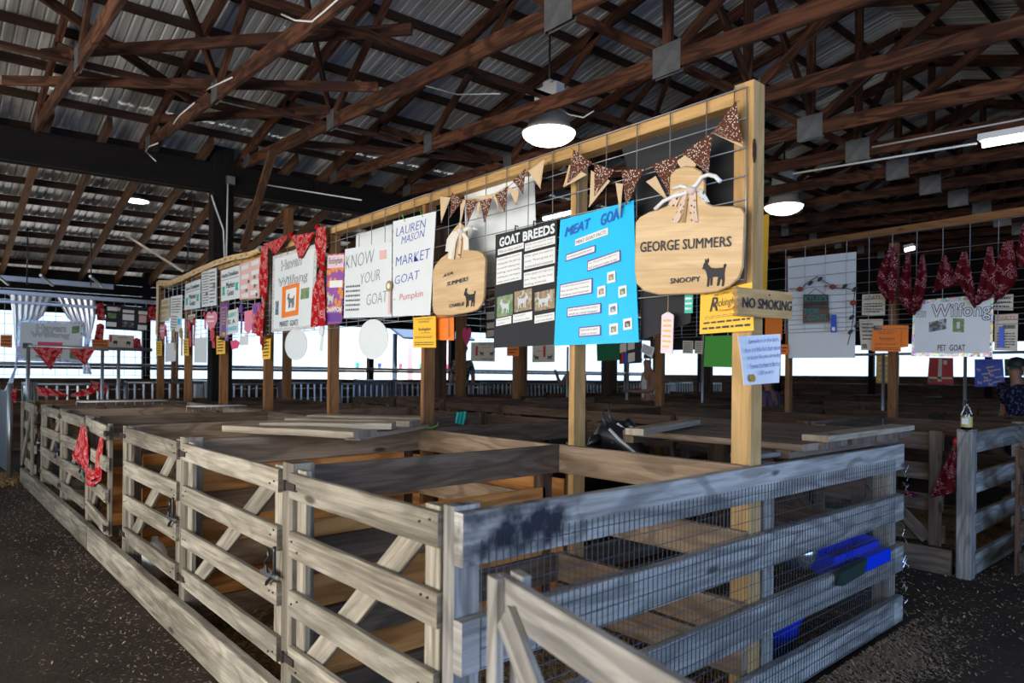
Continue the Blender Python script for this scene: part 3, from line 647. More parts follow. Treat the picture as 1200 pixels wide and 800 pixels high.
def wires(label, X, Y0, Y1, zs, dy, r=.0028, parts=True, cat='wire panel', group=None):
    g = thing('wire_grid', label, cat, (X, (Y0 + Y1) / 2, min(zs)), group)
    n = max(1, round((Y1 - Y0) / dy)); mb = MB()
    for k in range(n + 1):
        y = Y0 + (Y1 - Y0) * k / n; pts = [(X, y, zs[0]), (X, y + random.uniform(-.004, .004), (zs[0] + zs[-1]) / 2), (X, y, zs[-1])]
        if parts: tube(g, 'upright_wire', pts, r, M['wire'], 5)
        else: mb.tube(pts, r, 4)
    for z in zs:
        pts = [(X - .004, Y0, z), (X - .004, Y1, z)]
        if parts: tube(g, 'cross_wire', pts, r, M['wire'], 5)
        else: mb.tube(pts, r, 4)
    if not parts: o = mb.build('wires', M['wire'], g); o['kind'] = 'stuff'
    return g
ZS = [2.538, 2.41, 2.29, 2.177, 2.08, 2.01, 1.947, 1.898, 1.852, 1.803, 1.755, 1.72]
GY = [.055, 2.30, 4.93, 7.3, 8.85]
for k in range(4):
    wires(('galvanised wire stock panel with the brown spotted bunting, nearest the front post', 'galvanised wire stock panel behind the hand-lettered white posters', 'galvanised wire stock panel behind the pink paper and small printed signs', 'galvanised wire stock panel at the far end of the display')[k], SX - .012, GY[k] + .01, GY[k + 1] - .01, ZS, .185, parts=k < 3)
def sheet_thing(px, name, label, cat, mat, axis='X', val=None, poly=None, t=.004, curl=0.0, group=None, d=0.0):
    fr = quad(px, axis, XF if val is None else val); o = slab(fr, name, mat, poly, t, d, None, curl); tag(o, label, cat, group); fr.top = o; return fr
def card(fr, u0, v0, u1, v1, mat, name='pasted_card', d=.004, t=.0015, rot=0.0, frame=None):
    pl = [(u0, v0), (u1, v0 + rot), (u1 + 0, v1 + rot), (u0, v1)]
    if frame:
        e = .012; slab(fr, 'card_border', frame, [(u0 - e, v0 - e * .7), (u1 + e, v0 + rot - e * .7), (u1 + e, v1 + rot + e * .7), (u0 - e, v1 + e * .7)], t, d - .001, fr.top)
    return slab(fr, name, mat, pl, t, d, fr.top)

# cyan poster MEAT GOAT
f = sheet_thing([(655.4, 256.8), (741, 232), (749, 398), (651.4, 404)], 'poster', 'bright blue poster reading MEAT GOAT with small photo cards', 'poster', M['cyan'], curl=.008)
D = .008
text(f, 'MEAT', .08, .855, .43, .925, M['blueink'], f.top, D, .02, .25, rise=.03); text(f, 'GOAT', .57, .875, .88, .955, M['blueink'], f.top, D, .02, .1, rise=.025)
def strip(u0, v0, u1, v1, s, frame='purple', rot=.03, rows=None):
    cd_ = card(f, u0, v0, u1, v1, M['paper'], 'text_card', D, .001, rot, M[frame] if frame else None)
    rows = s.split('\n')
    for k, r_ in enumerate(rows):
        hh = (v1 - v0) / len(rows); text(f, r_, u0 + .02, v1 - hh * (k + .78), u1 - .02, v1 - hh * (k + .25), M['pencil'], cd_, D + .006, rise=rot * .9)
strip(.23, .765, .67, .815, 'MEAT GOAT FACTS', None, .035); strip(.12, .665, .49, .705, 'Are all goats good for meat?', rot=.03)
strip(.41, .56, .81, .625, 'No, some goats make milk better\nand some are better to eat.', rot=.035); strip(.06, .375, .46, .475, 'The best meat goat breeds are\nBoer, Spanish, Kiko, Tennessee\nMeatgoat, and Savannah.', rot=.015)
strip(.17, .225, .57, .285, 'Goat meat is leaner than chicken\nand is red meat.', rot=.01); strip(.33, .065, .57, .125, 'Goat meat is called\ncabrito or chevon.', rot=.005)
for (u, v, p_) in ((.655, .44, 'photo_t'), (.535, .345, 'photo_t'), (.79, .325, 'photo_g'), (.675, .205, 'photo_b'), (.84, .09, 'photo_d'), (.68, .06, 'photo_g')):
    card(f, u, v, u + .10, v + .08, M['paper'], 'photo_card', D, .001, .006); ph_ = card(f, u + .02, v + .018, u + .08, v + .06, M[p_], 'photo', D + .0015, .001, .006)
    goat_mark(f, u + .035, v + .022, u + .065, v + .05, M['furw'], ph_, D + .003, name='goat_in_photo', t=.0005)
# GOAT BREEDS
f = sheet_thing([(578.5, 275.6), (650, 257), (651.5, 402.8), (579, 408)], 'poster', 'black poster headed GOAT BREEDS with three goat photographs', 'poster', M['felt'])
text(f, 'GOAT', .08, .885, .42, .96, M['white'], f.top, .006, .035, rise=.01); text(f, 'BREEDS', .48, .89, .97, .965, M['white'], f.top, .006, .035, rise=.012)
for (u0, v0, u1, v1, s) in ((.05, .815, .49, .865, 'What are Goats used for?'), (.03, .555, .46, .79, 'Some goats are used for\nmaking milk. The milk can\nbe used for making soap,\nbaking, and really\nanything you can imagine\nusing cow\'s milk for.'),
        (.51, .80, .98, .865, 'Goats are used for meat,\nmilk, and kept as pets.'), (.50, .645, .98, .775, 'Other goats are used for\nmeat. These goats are\nbutchered and consumed.'), (.50, .495, .97, .62, 'Other goats are kept as a\npet. They can be very\nloving animals.'),
        (.04, .19, .30, .255, 'The most popular dairy\ngoat is a Nubian.'), (.33, .205, .64, .275, 'The most popular\nmeat goat is a Boer.'), (.68, .185, .98, .25, 'The most popular pet\ngoat is the Pygmy.')):
    cd_ = card(f, u0, v0, u1, v1, M['paper'], 'text_card', .005, .001, .014); rows = s.split('\n')
    for k, r_ in enumerate(rows):
        hh = (v1 - v0) / len(rows); text(f, r_, u0 + .02, v1 - hh * (k + .78), u1 - .02 - (.08 if len(r_) < 18 else 0), v1 - hh * (k + .25), M['pencil'], cd_, .008, rise=.012)
for (u0, v0, u1, v1, p_) in ((.05, .265, .32, .445, 'photo_g'), (.35, .295, .63, .47, 'photo_t'), (.68, .285, .98, .44, 'photo_t')):
    ph_ = card(f, u0, v0, u1, v1, M[p_], 'photo', .005, .001, .012); goat_mark(f, u0 + .05, v0 + .03, u1 - .05, v1 - .02, M['furw'], ph_, .007, u0 > .3, 'goat_in_photo', .0005)
for u in (.36, .66):
    b = MB(); b.tube([f.P(u, 1.0, .012), f.P(u + .02, 1.03, .02), f.P(u + .05, 1.02, .012)], .004, 5); b.tube([f.P(u - .02, .99, .01), f.P(u + .05, .99, .01)], .006, 5); b.build('binder_clip', M['black'], f.top)
# LAUREN MASON
f = sheet_thing([(458, 262.4), (508, 249.5), (503.6, 371), (459.5, 373.4)], 'poster', 'white poster hand-lettered in blue marker with pumpkin in red', 'poster', M['white'])
for s, u0, v0, u1, v1, c_, sh in (('LAUREN', .08, .83, .80, .92, 'penblue', .15), ('MASON', .22, .74, .78, .82, 'penblue', .2), ('MARKET', .08, .52, .93, .62, 'penblue', .1), ('GOAT', .06, .33, .70, .42, 'penblue', .1), ('-  Pumpkin', .04, .13, .80, .22, 'penred', .1)):
    text(f, s, u0, v0, u1, v1, M[c_], f.top, .006, -.012, sh, rise=.035)
for k, u in enumerate((.3, .72)):
    tube(f.top, 'green_tie', [f.P(u, .97, .005), f.P(u - .02, 1.03, .02), f.P(u - .06, 1.06, .01)], .0025, M['green'], 5)
# KNOW YOUR GOAT with its rosette
f = sheet_thing([(402.5, 296), (457, 285.5), (458.6, 374), (402.5, 376.4)], 'poster', 'white poster hand-lettered KNOW YOUR GOAT in thin pencil', 'poster', M['white'])
for s, u0, v0, u1, v1 in (('KNOW', .02, .70, .66, .90), ('YOUR', .36, .46, .78, .62), ('GOAT', .50, .16, .92, .32)): text(f, s, u0, v0, u1, v1, M['pencil'], f.top, .006, -.02, .12, rise=.04)
lines(f, .04, .08, .36, .48, 6, M['pencil'], f.top, name='pencil_notes')
card(f, .76, .78, .90, .90, M['peach'], 'sticker', .004)
c = on(455, 338, 'X', 1.452); ro = thing('rosette_ribbon', 'tan rosette with a pale streamer pinned between the white posters', 'ribbon', c - Vector((0, 0, .08)))
fr = Fr([c + Vector((0, .035, .035)), c + Vector((0, -.035, .035)), c + Vector((0, -.035, -.035)), c + Vector((0, .035, -.035))], (-1, 0, 0))
slab(fr, 'streamer', M['peach'], [(.3, -2.3), (.7, -2.2), (.65, .5), (.35, .5)], .002, .0, ro); slab(fr, 'rosette', M['jute'], [(.5 + (.5 + .05 * (k % 2)) * math.cos(k * math.pi / 20), .5 + (.5 + .05 * (k % 2)) * math.sin(k * math.pi / 20)) for k in range(40)], .006, .003, ro)
slab(fr, 'rosette_centre', M['paper'], [(.5 + .27 * math.cos(k * math.pi / 10), .5 + .27 * math.sin(k * math.pi / 10)) for k in range(20)], .002, .009, ro)
f = sheet_thing([(415, 278), (457, 266), (457, 290), (415, 297)], 'blank_board', 'blank white board tucked behind the KNOW YOUR GOAT poster', 'board', M['white'], val=1.54)
f = sheet_thing([(541, 222), (622, 205), (629, 330), (545, 340)], 'blank_board', 'large blank white board behind the spotted bunting', 'board', M['white'], val=1.56)
# Haven board
f = sheet_thing([(318, 305.7), (370, 289.8), (367, 389.6), (318, 395)], 'show_board', 'white board with leopard border and an orange picture, framed in red bandanas', 'board', M['leopard'])
slab(f, 'board_face', M['white'], rect(.06, .045, .94, .955), .002, .004, f.top)
def bubble(fr, s, u0, v0, u1, v1, par, d=.007, rise=0.0, fill='white'):
    text(fr, s, u0, v0, u1, v1, M['ink'], par, d, .034, rise=rise, name='outline_lettering'); text(fr, s, u0, v0, u1, v1, M[fill], par, d + .002, 0, rise=rise, name='lettering_fill')
bubble(f, 'Haven', .22, .78, .68, .90, f.top, rise=.02); bubble(f, 'Wilfong', .16, .55, .82, .68, f.top, rise=.02)
card(f, .26, .17, .66, .57, M['orange'], 'orange_picture', .006, .002, .015); card(f, .36, .24, .60, .52, M['paper'], 'white_panel', .009, .001, .01); goat_mark(f, .40, .28, .57, .47, M['pencil'], f.top, .011)
card(f, .70, .37, .88, .50, M['photo_g'], 'photo', .006); card(f, .10, .22, .18, .40, M['photo_b'], 'photo', .006); text(f, 'MARKET  GOATS', .22, .06, .66, .13, M['ink'], f.top, .008, .01)
# Champion banner
f = sheet_thing([(381.8, 302.5), (402, 300.4), (399.9, 383), (380.8, 384)], 'banner', 'narrow purple and orange champion banner beside the brown post', 'banner', M['collage'], val=1.47)
text(f, 'CHAMPION', .05, .17, .95, .24, M['paper'], f.top, .006, .03); slab(f, 'white_caption', M['paper'], rect(.2, .52, .95, .62), .001, .004, f.top); goat_mark(f, .08, .28, .5, .46, M['furw'], f.top); slab(f, 'purple_header', M['purple'], rect(.02, .03, .98, .15), .001, .004, f.top); slab(f, 'sky_panel', M['palepink'], rect(.03, .8, .97, .98), .001, .004, f.top); text(f, 'Rockingham', .1, .83, .9, .95, M['ink'], f.top, .006, 0, .3)
# small signs toward the far end
def prt(px, label, mat, items, cat='sign', name='printed_sign', poly=None):
    f = sheet_thing(px, name, label, cat, mat, poly=poly)
    for it in items:
        if it[0] == 'T': text(f, it[1], *it[2:6], M[it[6]], f.top, .006, .012)
        elif it[0] == 'L': lines(f, *it[1:5], it[5], M[it[6]], f.top)
        elif it[0] == 'C': card(f, *it[1:5], M[it[5]], 'pasted_picture')
        elif it[0] == 'H': slab(f, 'clover_mark', M[it[5]], [(it[1] + (it[3] - it[1]) * (.5 + (.38 + .12 * math.cos(4 * a)) * math.cos(a + .785)), it[2] + (it[4] - it[2]) * (.5 + (.38 + .12 * math.cos(4 * a)) * math.sin(a + .785))) for a in [k * math.pi / 16 for k in range(32)]], .001, .005, f.top)
    return f
md = [('T', 'Market', .3, .38, .74, .56, 'ink'), ('T', 'Goats', .35, .14, .7, .32, 'ink'), ('H', .05, .12, .24, .52, 'teal'), ('H', .76, .2, .95, .55, 'teal'), ('C', .04, .66, .96, .675, 'ink')]
prt([(257.6, 324), (279, 316.8), (280, 355.5), (258.3, 360)], 'white Market Goats sign with two green clovers, nearest the pink paper', M['white'], [('T', 'Austin Donaldson', .06, .74, .94, .88, 'ink')] + md)
prt([(216, 341), (233.6, 334), (233.6, 368), (215.3, 371)], 'white Market Goats sign with green clovers, the one farther from the camera', M['white'], [('T', 'Sarah Donaldson', .06, .74, .94, .88, 'ink')] + md)
prt([(234.7, 325), (252, 320.6), (252.5, 364.5), (235.8, 367)], 'white sheet with columns of tiny notes between the two Market Goats signs', M['white'], [('L', .06, .06, .5, .94, 12, 'pencil'), ('L', .56, .06, .92, .94, 9, 'pencil'), ('C', .78, .45, .95, .62, 'photo_t'), ('C', .3, .3, .42, .38, 'photo_d')])
prt([(279.7, 315), (304.4, 306), (303.3, 355.5), (280, 358)], 'pink patterned paper sheet with striped clouds in a wooden frame', M['peach'], [('C', .0, .0, 1, .02, 'jute'), ('C', .0, .98, 1, 1, 'jute'), ('C', .97, 0, 1, 1, 'jute')] + [('C', u, v, u + .34, v + .11, 'white') for u, v in ((.08, .8), (.55, .83), (.1, .55), (.56, .6), (.06, .28), (.58, .36), (.1, .06), (.55, .1))] + [('C', u, v, u + .1, v + .08, 'photo_d') for u, v in ((.4, .42), (.68, .5), (.7, .28), (.3, .2), (.8, .06))])
prt([(186.8, 360), (198, 356.6), (198, 383.6), (185.6, 386)], 'cream hand-painted sign at the far end of the display', M['cream'], [('T', 'DARBY', .1, .76, .9, .92, 'gold'), ('T', 'DONALDSON', .06, .53, .94, .70, 'gold'), ('T', 'MARKET', .1, .3, .9, .47, 'gold'), ('T', 'GOATS', .2, .08, .8, .25, 'gold')])
prt([(199, 355.5), (212.6, 353), (212.6, 397), (199, 395)], 'tall white sheet of notes beside the cream hand-painted sign', M['paper'], [('L', .1, .5, .9, .94, 6, 'pencil'), ('L', .1, .06, .6, .45, 5, 'pencil'), ('C', .66, .2, .9, .36, 'cyan'), ('C', .5, .7, .7, .76, 'yellow')])
prt([(264.5, 371), (278, 368), (278, 396), (265, 399)], 'small white sign with blue and green hand lettering under the Market Goats sign', M['white'], [('T', 'ALBERT', .08, .7, .92, .88, 'teal'), ('T', 'IS A', .2, .42, .8, .6, 'ink'), ('T', 'MONSTER', .06, .12, .94, .3, 'cyan')])
prt([(220, 377), (228, 375), (228, 384), (220, 386)], 'tiny cream label hanging under the far Market Goats sign', M['cream'], [('L', .1, .2, .9, .8, 2, 'ink')])
prt([(257.3, 363), (266.5, 361), (267.5, 406), (257, 405)], 'purple banner with a gold frame hanging below the display signs', M['purple'], [('C', .15, .08, .2, .9, 'gold'), ('C', .8, .08, .85, .9, 'gold'), ('C', .15, .88, .85, .9, 'gold'), ('C', .15, .08, .85, .1, 'gold'), ('C', .35, .12, .65, .22, 'gold'), ('L', .3, .4, .7, .8, 5, 'gold')], 'banner', 'banner')
prt([(295, 362), (304, 360), (303, 393), (295, 397)], 'small collage of champion photographs beside the bandana garland', M['collage'], [('C', .1, .7, .7, .9, 'purple')], 'poster', 'poster')
for px, lb, mt, po in (([(241, 372), (254, 371), (254, 397), (241, 397)], 'pink heart card between the far brown posts', 'pink', HEART), ([(186, 388), (194.5, 387), (194.5, 406), (186, 406)], 'pink heart card at the far end of the display', 'pink', HEART),
        ([(286, 371), (295.5, 369), (295.5, 397), (286, 398)], 'pink card beside the purple ribbon, pointed at its foot', 'pink', [(.5, 0), (1, .25), (1, 1), (0, 1), (0, .2)]), ([(270, 405), (281, 404), (281, 415), (270, 416)], 'hot pink pennant under the small blue-lettered sign', 'hotpink', [(.2, 0), (.8, .1), (1, .7), (.6, 1), (0, .9), (.1, .4)]),
        ([(281, 398), (290.5, 396), (290.5, 410), (281, 411)], 'grey-white notched card beside the hot pink pennant', 'white', [(0, 0), (1, 0), (1, .6), (.75, 1), (.5, .75), (.2, .85), (0, .6)])):
    f = prt(px, lb, M[mt], [], 'card', 'cut_card', po)
    if po is HEART: card(f, .1, .5, .75, .58, M['paper'], 'white_strip'); card(f, .12, .7, .7, .78, M['paper'], 'white_strip')
for px, lb, po, ct in (([(419.8, 378), (455, 376.5), (455, 424), (419.8, 424)], 'pale blank oval board hanging under the KNOW YOUR GOAT poster', oval(), 'board'), ([(334, 391), (360, 389), (360, 427), (334, 427)], 'pale blank oval board hanging under the leopard-bordered board', oval(), 'board'),
        ([(228, 404), (242.5, 403), (242.5, 432), (228, 432)], 'pale blank rectangular board hanging between the far posts', None, 'board'), ([(194, 410), (206, 409), (206, 431), (194, 432)], 'pale blank rectangular board nearest the far end of the display', None, 'board')):
    f = sheet_thing(px, 'blank_board', lb, ct, M['white'], poly=po); tube(f.top, 'hanging_wire', [f.P(.5, .97, .002), f.P(.5, 1.08, .0)], .0025, M['black'], 4)
# ribbons
def ribbon(px0, px1, w_, mat, label, X=XF, rosette=True):
    a = on(*px0, 'X', X); b_ = on(*px1, 'X', X); t_ = thing('award_ribbon', label, 'ribbon', b_)
    h_ = w_ / 2; cloth(t_, 'streamer', [a + Vector((0, h_, 0)), b_ + Vector((0, h_ * 1.2, 0))], [a - Vector((0, h_, 0)), b_ - Vector((0, h_ * 1.1, .01))], M[mat], 8, 4, .004, 1.2)
    if rosette:
        fr = Fr([a + Vector((0, w_, w_)), a + Vector((0, -w_, w_)), a + Vector((0, -w_, -w_)), a + Vector((0, w_, -w_))], (-1, 0, 0))
        slab(fr, 'rosette', M[mat], [(.5 + (.42 + .05 * (k % 2)) * math.cos(k * math.pi / 12), .5 + (.42 + .05 * (k % 2)) * math.sin(k * math.pi / 12)) for k in range(24)], .01, .008, t_)
for a in (((222, 389), (223, 413), .07, 'red', 'long red ribbon beside the far yellow tag'), ((228, 384), (227, 412), .05, 'bandana', 'red patterned ribbon left of the pink heart card'), ((250, 399), (250.5, 414), .08, 'red', 'red ribbon beside the purple banner'), ((283, 368), (283, 396), .05, 'purple', 'purple satin ribbon beside the pointed pink card'),
          ((278.5, 370), (278.5, 395), .03, 'cream2', 'cream ribbon left of the purple satin ribbon'), ((204, 398), (206, 418), .06, 'jute', 'tan corded ribbon near the far end of the display'), ((213, 398), (213.5, 424), .07, 'jute', 'tan tasselled ribbon beside the tall sheet of notes'),
          ((195, 398), (195.5, 410), .05, 'bandana', 'red patterned ribbon beside the far yellow card'), ((378, 392), (377, 415), .05, 'white', 'pale flat ribbon end under the bandana garland'), ((240, 375), (240, 392), .03, 'red', 'slim red ribbon behind the pink heart card')):
    ribbon(*a)
# hanging pink flat ribbon and green tag under the cutting board, near post
f = sheet_thing([(775, 362), (789, 361.5), (788.5, 411), (774.5, 410)], 'flat_ribbon', 'pale pink flat ribbon with gold print hanging below the big cutting-board sign', 'ribbon', M['palepink'], poly=[(0, 0), (1, 0), (1, .92), (.55, 1), (.45, 1), (0, .92)], val=1.45)
lines(f, .15, .1, .85, .85, 6, M['gold'], f.top, .005, 'gold_print'); tube(f.top, 'cord', [f.P(.5, .97, .004), f.P(.52, 1.2, .004), f.P(.5, 1.4, .004)], .002, M['jute'], 5)
f = sheet_thing([(801.5, 341), (811, 340.5), (811, 362.5), (801.5, 362.8)], 'flat_ribbon', 'teal green flat ribbon end showing under the big cutting-board sign', 'ribbon', M['teal'], val=1.47); lines(f, .1, .1, .9, .9, 3, M['paper'], f.top, .005)
for k, (px, lb) in enumerate((([(720, 157), (860, 118), (861, 243), (748, 250)], 'large black fabric sheet behind the spotted bunting and big cutting-board sign'), ([(750.5, 330), (809, 330), (809, 396 - 22), (750.5, 396)], 'black card below the big cutting-board sign'))):
    f = sheet_thing(px, 'black_sheet', lb, 'sheet', M['felt'] if k == 0 else M['felt'], val=1.565 if k == 0 else 1.50)
    if k == 0: card(f, .02, .88, .10, 1.0, M['paper'], 'price_tag', .006)
f = sheet_thing([(820, 340), (880, 325), (883, 381.5), (819.8, 387)], 'sponsor_sign', 'yellow sponsor sign on the near post below the big cutting board', 'sign', M['yellow'], val=1.462)
text(f, 'THE COUNTY 4H PROJECT IS', .08, .93, .75, .985, M['ink'], f.top); text(f, 'AND SUPPORTED BY', .28, .86, .75, .92, M['ink'], f.top); text(f, 'Rockingham', .22, .55, .82, .78, M['ink'], f.top, .006, 0, .3); text(f, 'R', .2, .52, .36, .84, M['ink'], f.top, .007, .01, .3); text(f, 'Cooperative', .38, .47, .8, .54, M['penred'], f.top, .006, .01, .1)
lines(f, .1, .34, .9, .42, 2, M['jute'], f.top); lines(f, .08, .2, .95, .3, 1, M['ink'], f.top, ragged=False); lines(f, .06, .06, .95, .18, 1, M['ink'], f.top, ragged=False)
def sponsor(px, label, mat='yellow', X=XF, big=True):
    f = sheet_thing(px, 'sponsor_sign', label, 'sign', M[mat], val=X)
    if big: text(f, 'THE COUNTY 4H PROJECT IS', .12, .89, .88, .95, M['ink'], f.top); text(f, 'AND SUPPORTED BY', .25, .81, .75, .87, M['ink'], f.top); text(f, 'Rockingham', .25, .52, .8, .66, M['ink'], f.top, .006, 0, .3); text(f, 'Cooperative', .35, .45, .78, .51, M['penred'], f.top, .006, .01); lines(f, .1, .3, .9, .38, 2, M['ink'], f.top); lines(f, .08, .06, .92, .2, 2, M['ink'], f.top, ragged=False)
    else: lines(f, .15, .1, .85, .92, 5, M['ink'], f.top)
    return f
sponsor([(484, 374.5), (510, 372), (511, 409), (484.5, 409.5)], 'yellow sponsor sign on the third brown post of the display')
f = sheet_thing([(511, 371), (531, 369), (532, 400), (511, 400)], 'card', 'orange card with a black zigzag strip beside the yellow sponsor sign', 'card', M['orange'], val=1.50); lines(f, .7, .1, .82, .98, 14, M['ink'], f.top)
for px, lb in (([(306.5, 404.5), (317, 402), (317, 426), (308, 427)], 'yellow tag under the bandana garland on the brown post'), ([(253.5, 401), (263.5, 400), (264, 421), (254, 422)], 'yellow tag overlapping the foot of the purple banner'), ([(215, 404.5), (220.5, 404), (221.5, 424), (215.5, 424)], 'yellow tag on the second farthest post'), ([(183.5, 408), (189.5, 407.5), (190, 425), (183.5, 425)], 'yellow tag on the farthest post of the display')):
    sponsor(px, lb, big=False)
# bandana garland
bg_ = thing('bandana_garland', 'red paisley bandanas knotted in a garland around the leopard-bordered board', 'garland', on(345, 395, 'X', 1.455))
def bclo(Lp, Rp, mat='bandana', par=None, X=1.450, amp=.014, waves=2, name='bandana', axis='X', out=(-1, 0, 0), uvs=1.0, rows=14, cols=10):
    return cloth(par, name, [on(x, y, axis, X) for x, y in Lp], [on(x, y, axis, X) for x, y in Rp], M[mat], rows, cols, amp, waves, out, uvs=uvs)
bclo([(308, 292), (316, 297), (322, 303)], [(338, 280), (332, 292), (323, 303.5)], par=bg_, uvs=1.3); bclo([(339, 282), (344, 293), (351, 307.5)], [(367, 277), (360, 292), (352, 308)], par=bg_)
bclo([(370, 272), (368, 290), (375, 318)], [(381, 269), (382, 290), (378, 318)], par=bg_, waves=1.5); bclo([(375, 320), (368, 345), (367, 388)], [(378, 319), (380, 350), (381, 386)], par=bg_, waves=1.5)
bclo([(306, 295), (304, 330), (307, 352)], [(313, 292), (313, 330), (311, 352)], par=bg_, waves=1.5); bclo([(308, 354), (304, 380), (307, 404)], [(311, 353), (311, 380), (310, 418)], par=bg_, waves=1.5); bclo([(304, 366), (300, 385), (297, 396)], [(307, 362), (307, 380), (306, 400)], par=bg_, waves=1)
for x, y in ((369, 271), (376.5, 319), (309.5, 353), (338.5, 281)):
    c = on(x, y, 'X', 1.44); lathe(bg_, 'knot', c, [(.002, -.03), (.02, -.015), (.024, 0), (.018, .018), (.002, .03)], M['bandana'], 10)
# burlap and flower garland at the far end
gg = thing('flower_garland', 'tan burlap garland with small yellow flowers along the far top rail', 'garland', on(245, 318, 'X', 1.45))
pts = [(302, 300.5), (290, 305), (270, 309), (250, 316), (230, 325), (212, 334), (198, 340), (184, 340)]
cloth(gg, 'burlap_strip', [on(x, y - 3.5, 'X', 1.445) for x, y in pts], [on(x, y + 3.0, 'X', 1.445) for x, y in pts], M['burlap'], 40, 4, .012, 1)
cloth(gg, 'burlap_strip', [on(x, y, 'X', 1.445) for x, y in ((183, 338), (184, 360), (183, 400))], [on(x, y, 'X', 1.445) for x, y in ((186, 338), (186.5, 360), (185.5, 400))], M['burlap'], 12, 3, .01, 1)
for i in range(24):
    f_ = i / 23 * (len(pts) - 1); k = min(int(f_), len(pts) - 2); x = pts[k][0] + (pts[k + 1][0] - pts[k][0]) * (f_ - k); y = pts[k][1] + (pts[k + 1][1] - pts[k][1]) * (f_ - k)
    c = on(x, y + random.uniform(-2, 2), 'X', 1.42); lathe(gg, 'flower', c, [(.001, -.012), (.016, -.006), (.019, .002), (.01, .01), (.001, .012)], M['gold'], 8)
f = MB(); f.tube([on(142, 283, 'X', 1.5), on(212, 325, 'X', 1.5)], .018, 6); tag(f.build('wooden_pole', M['cream']), 'pale slanting pole rising from the far end of the display', 'pole')

# cutting-board signs
def cutting_board(label, fr, body, handle, who, goat, pet, bowc):
    """body outline in (u,v) of the body box; a handle on top; jute edge, bow, lettering and goat"""
    t_ = thing('cutting_board_sign', label, 'sign', fr.P(.5, 0, 0))
    slab(fr, 'board', W['board'], body, .018, .0, t_)
    loop = [fr.P(u, v, .012) for u, v in body]; loop.append(loop[0]); tube(t_, 'jute_edge', loop, .006, M['jute'], 6)
    for s in who: text(fr, s[0], *s[1:5], M['ink'], t_, .022, .012, s[5] if len(s) > 5 else 0, rise=s[6] if len(s) > 6 else 0)
    text(fr, pet[0], *pet[1:5], M['ink'], t_, .022, .02, rise=.02); goat_mark(fr, *goat, M['black'], t_, .0185)
    return t_
fr = quad([(745, 243), (871, 239), (869, 337), (745, 342)], val=1.44)
body = [(.10, .045), (.02, .13), (.0, .3), (.0, .84), (.04, .90), (.13, .955), (.24, .99), (.32, 1.03), (.345, 1.10), (.34, 1.28), (.345, 1.40), (.39, 1.46), (.47, 1.49), (.55, 1.48), (.62, 1.43), (.65, 1.30), (.65, 1.12), (.68, 1.05), (.74, 1.015), (.90, 1.01), (.97, .99), (1.0, .93), (1.0, .30), (.97, .17), (.90, .08), (.80, .02), (.65, .0), (.25, .0)]
body = body[::-1]
cb = cutting_board('big light wood cutting-board sign with a floral ribbon bow, on the near post', fr, body[::-1], None, [('GEORGE SUMMERS', .055, .49, .91, .61, 0, .055)], (.665, .07, .875, .41), ('SNOOPY', .37, .115, .65, .175), None)
def bow(t_, X, cpx, strips, mats, hang):
    for (pts, wd), m_ in zip(strips, mats):
        l = [on(x - wd / 2, y, 'X', X) for x, y in pts]; r_ = [on(x + wd / 2, y + .5, 'X', X) for x, y in pts]
        cloth(t_, 'ribbon_tail', l, r_, M[m_], 12, 4, .006, 1)
    c = on(*cpx, 'X', X - .012); lathe(t_, 'ribbon_knot', c, [(.001, -.02), (.018, -.012), (.022, 0), (.018, .012), (.001, .02)], M[mats[0]], 10)
bow(cb, 1.425, (806, 219), [([(803, 218), (797, 240), (789, 257)], 8), ([(809, 218), (810, 240), (812, 256)], 8), ([(801, 219), (799, 245), (798, 257)], 6), ([(806, 216), (816, 218), (824, 232)], 9), ([(802, 218), (792, 222), (786, 238)], 9)], ['floral', 'floral', 'jute', 'leopard', 'floral'], None)
tube(cb, 'white_hanger', [on(x, y, 'X', 1.415) for x, y in ((764, 242), (774, 232), (786, 226), (800, 222), (812, 212), (818, 203), (826, 200), (834, 202), (840, 208))], .009, M['whitepl'], 8)
tube(cb, 'white_hanger', [on(x, y, 'X', 1.418) for x, y in ((785, 217), (794, 214), (803, 216))], .008, M['whitepl'], 8)
fr = quad([(508, 309), (569, 300), (567.5, 364), (508.5, 371)], val=1.44)
body = [(.08, .0), (.02, .06), (.0, .2), (.0, .82), (.05, .93), (.16, 1.04), (.30, 1.12), (.36, 1.20), (.37, 1.40), (.40, 1.55), (.47, 1.62), (.56, 1.62), (.62, 1.55), (.64, 1.38), (.65, 1.20), (.72, 1.12), (.86, 1.09), (.95, 1.03), (1.0, .93), (1.0, .25), (.97, .12), (.90, .03), (.80, .0), (.4, -.03)]
cb = cutting_board('smaller light wood cutting-board sign with a striped cloth bow, beside the white posters', fr, body, None, [('AVA', .22, .68, .42, .74, .2, .04), ('SUMMERS', .30, .51, .72, .585, .2, .06)], (.64, .08, .86, .44), ('CHARLIE', .36, .10, .66, .165), None)
bow(cb, 1.425, (537, 272), [([(534, 273), (530, 285), (528, 305)], 7), ([(539, 273), (545, 280), (546, 294)], 6), ([(531, 272), (524, 282), (522, 296)], 5), ([(540, 272), (550, 266), (556, 270)], 7), ([(537, 262), (538, 285), (537, 303)], 3)], ['cream2', 'cream2', 'cream2', 'cream2', 'floral'], None)

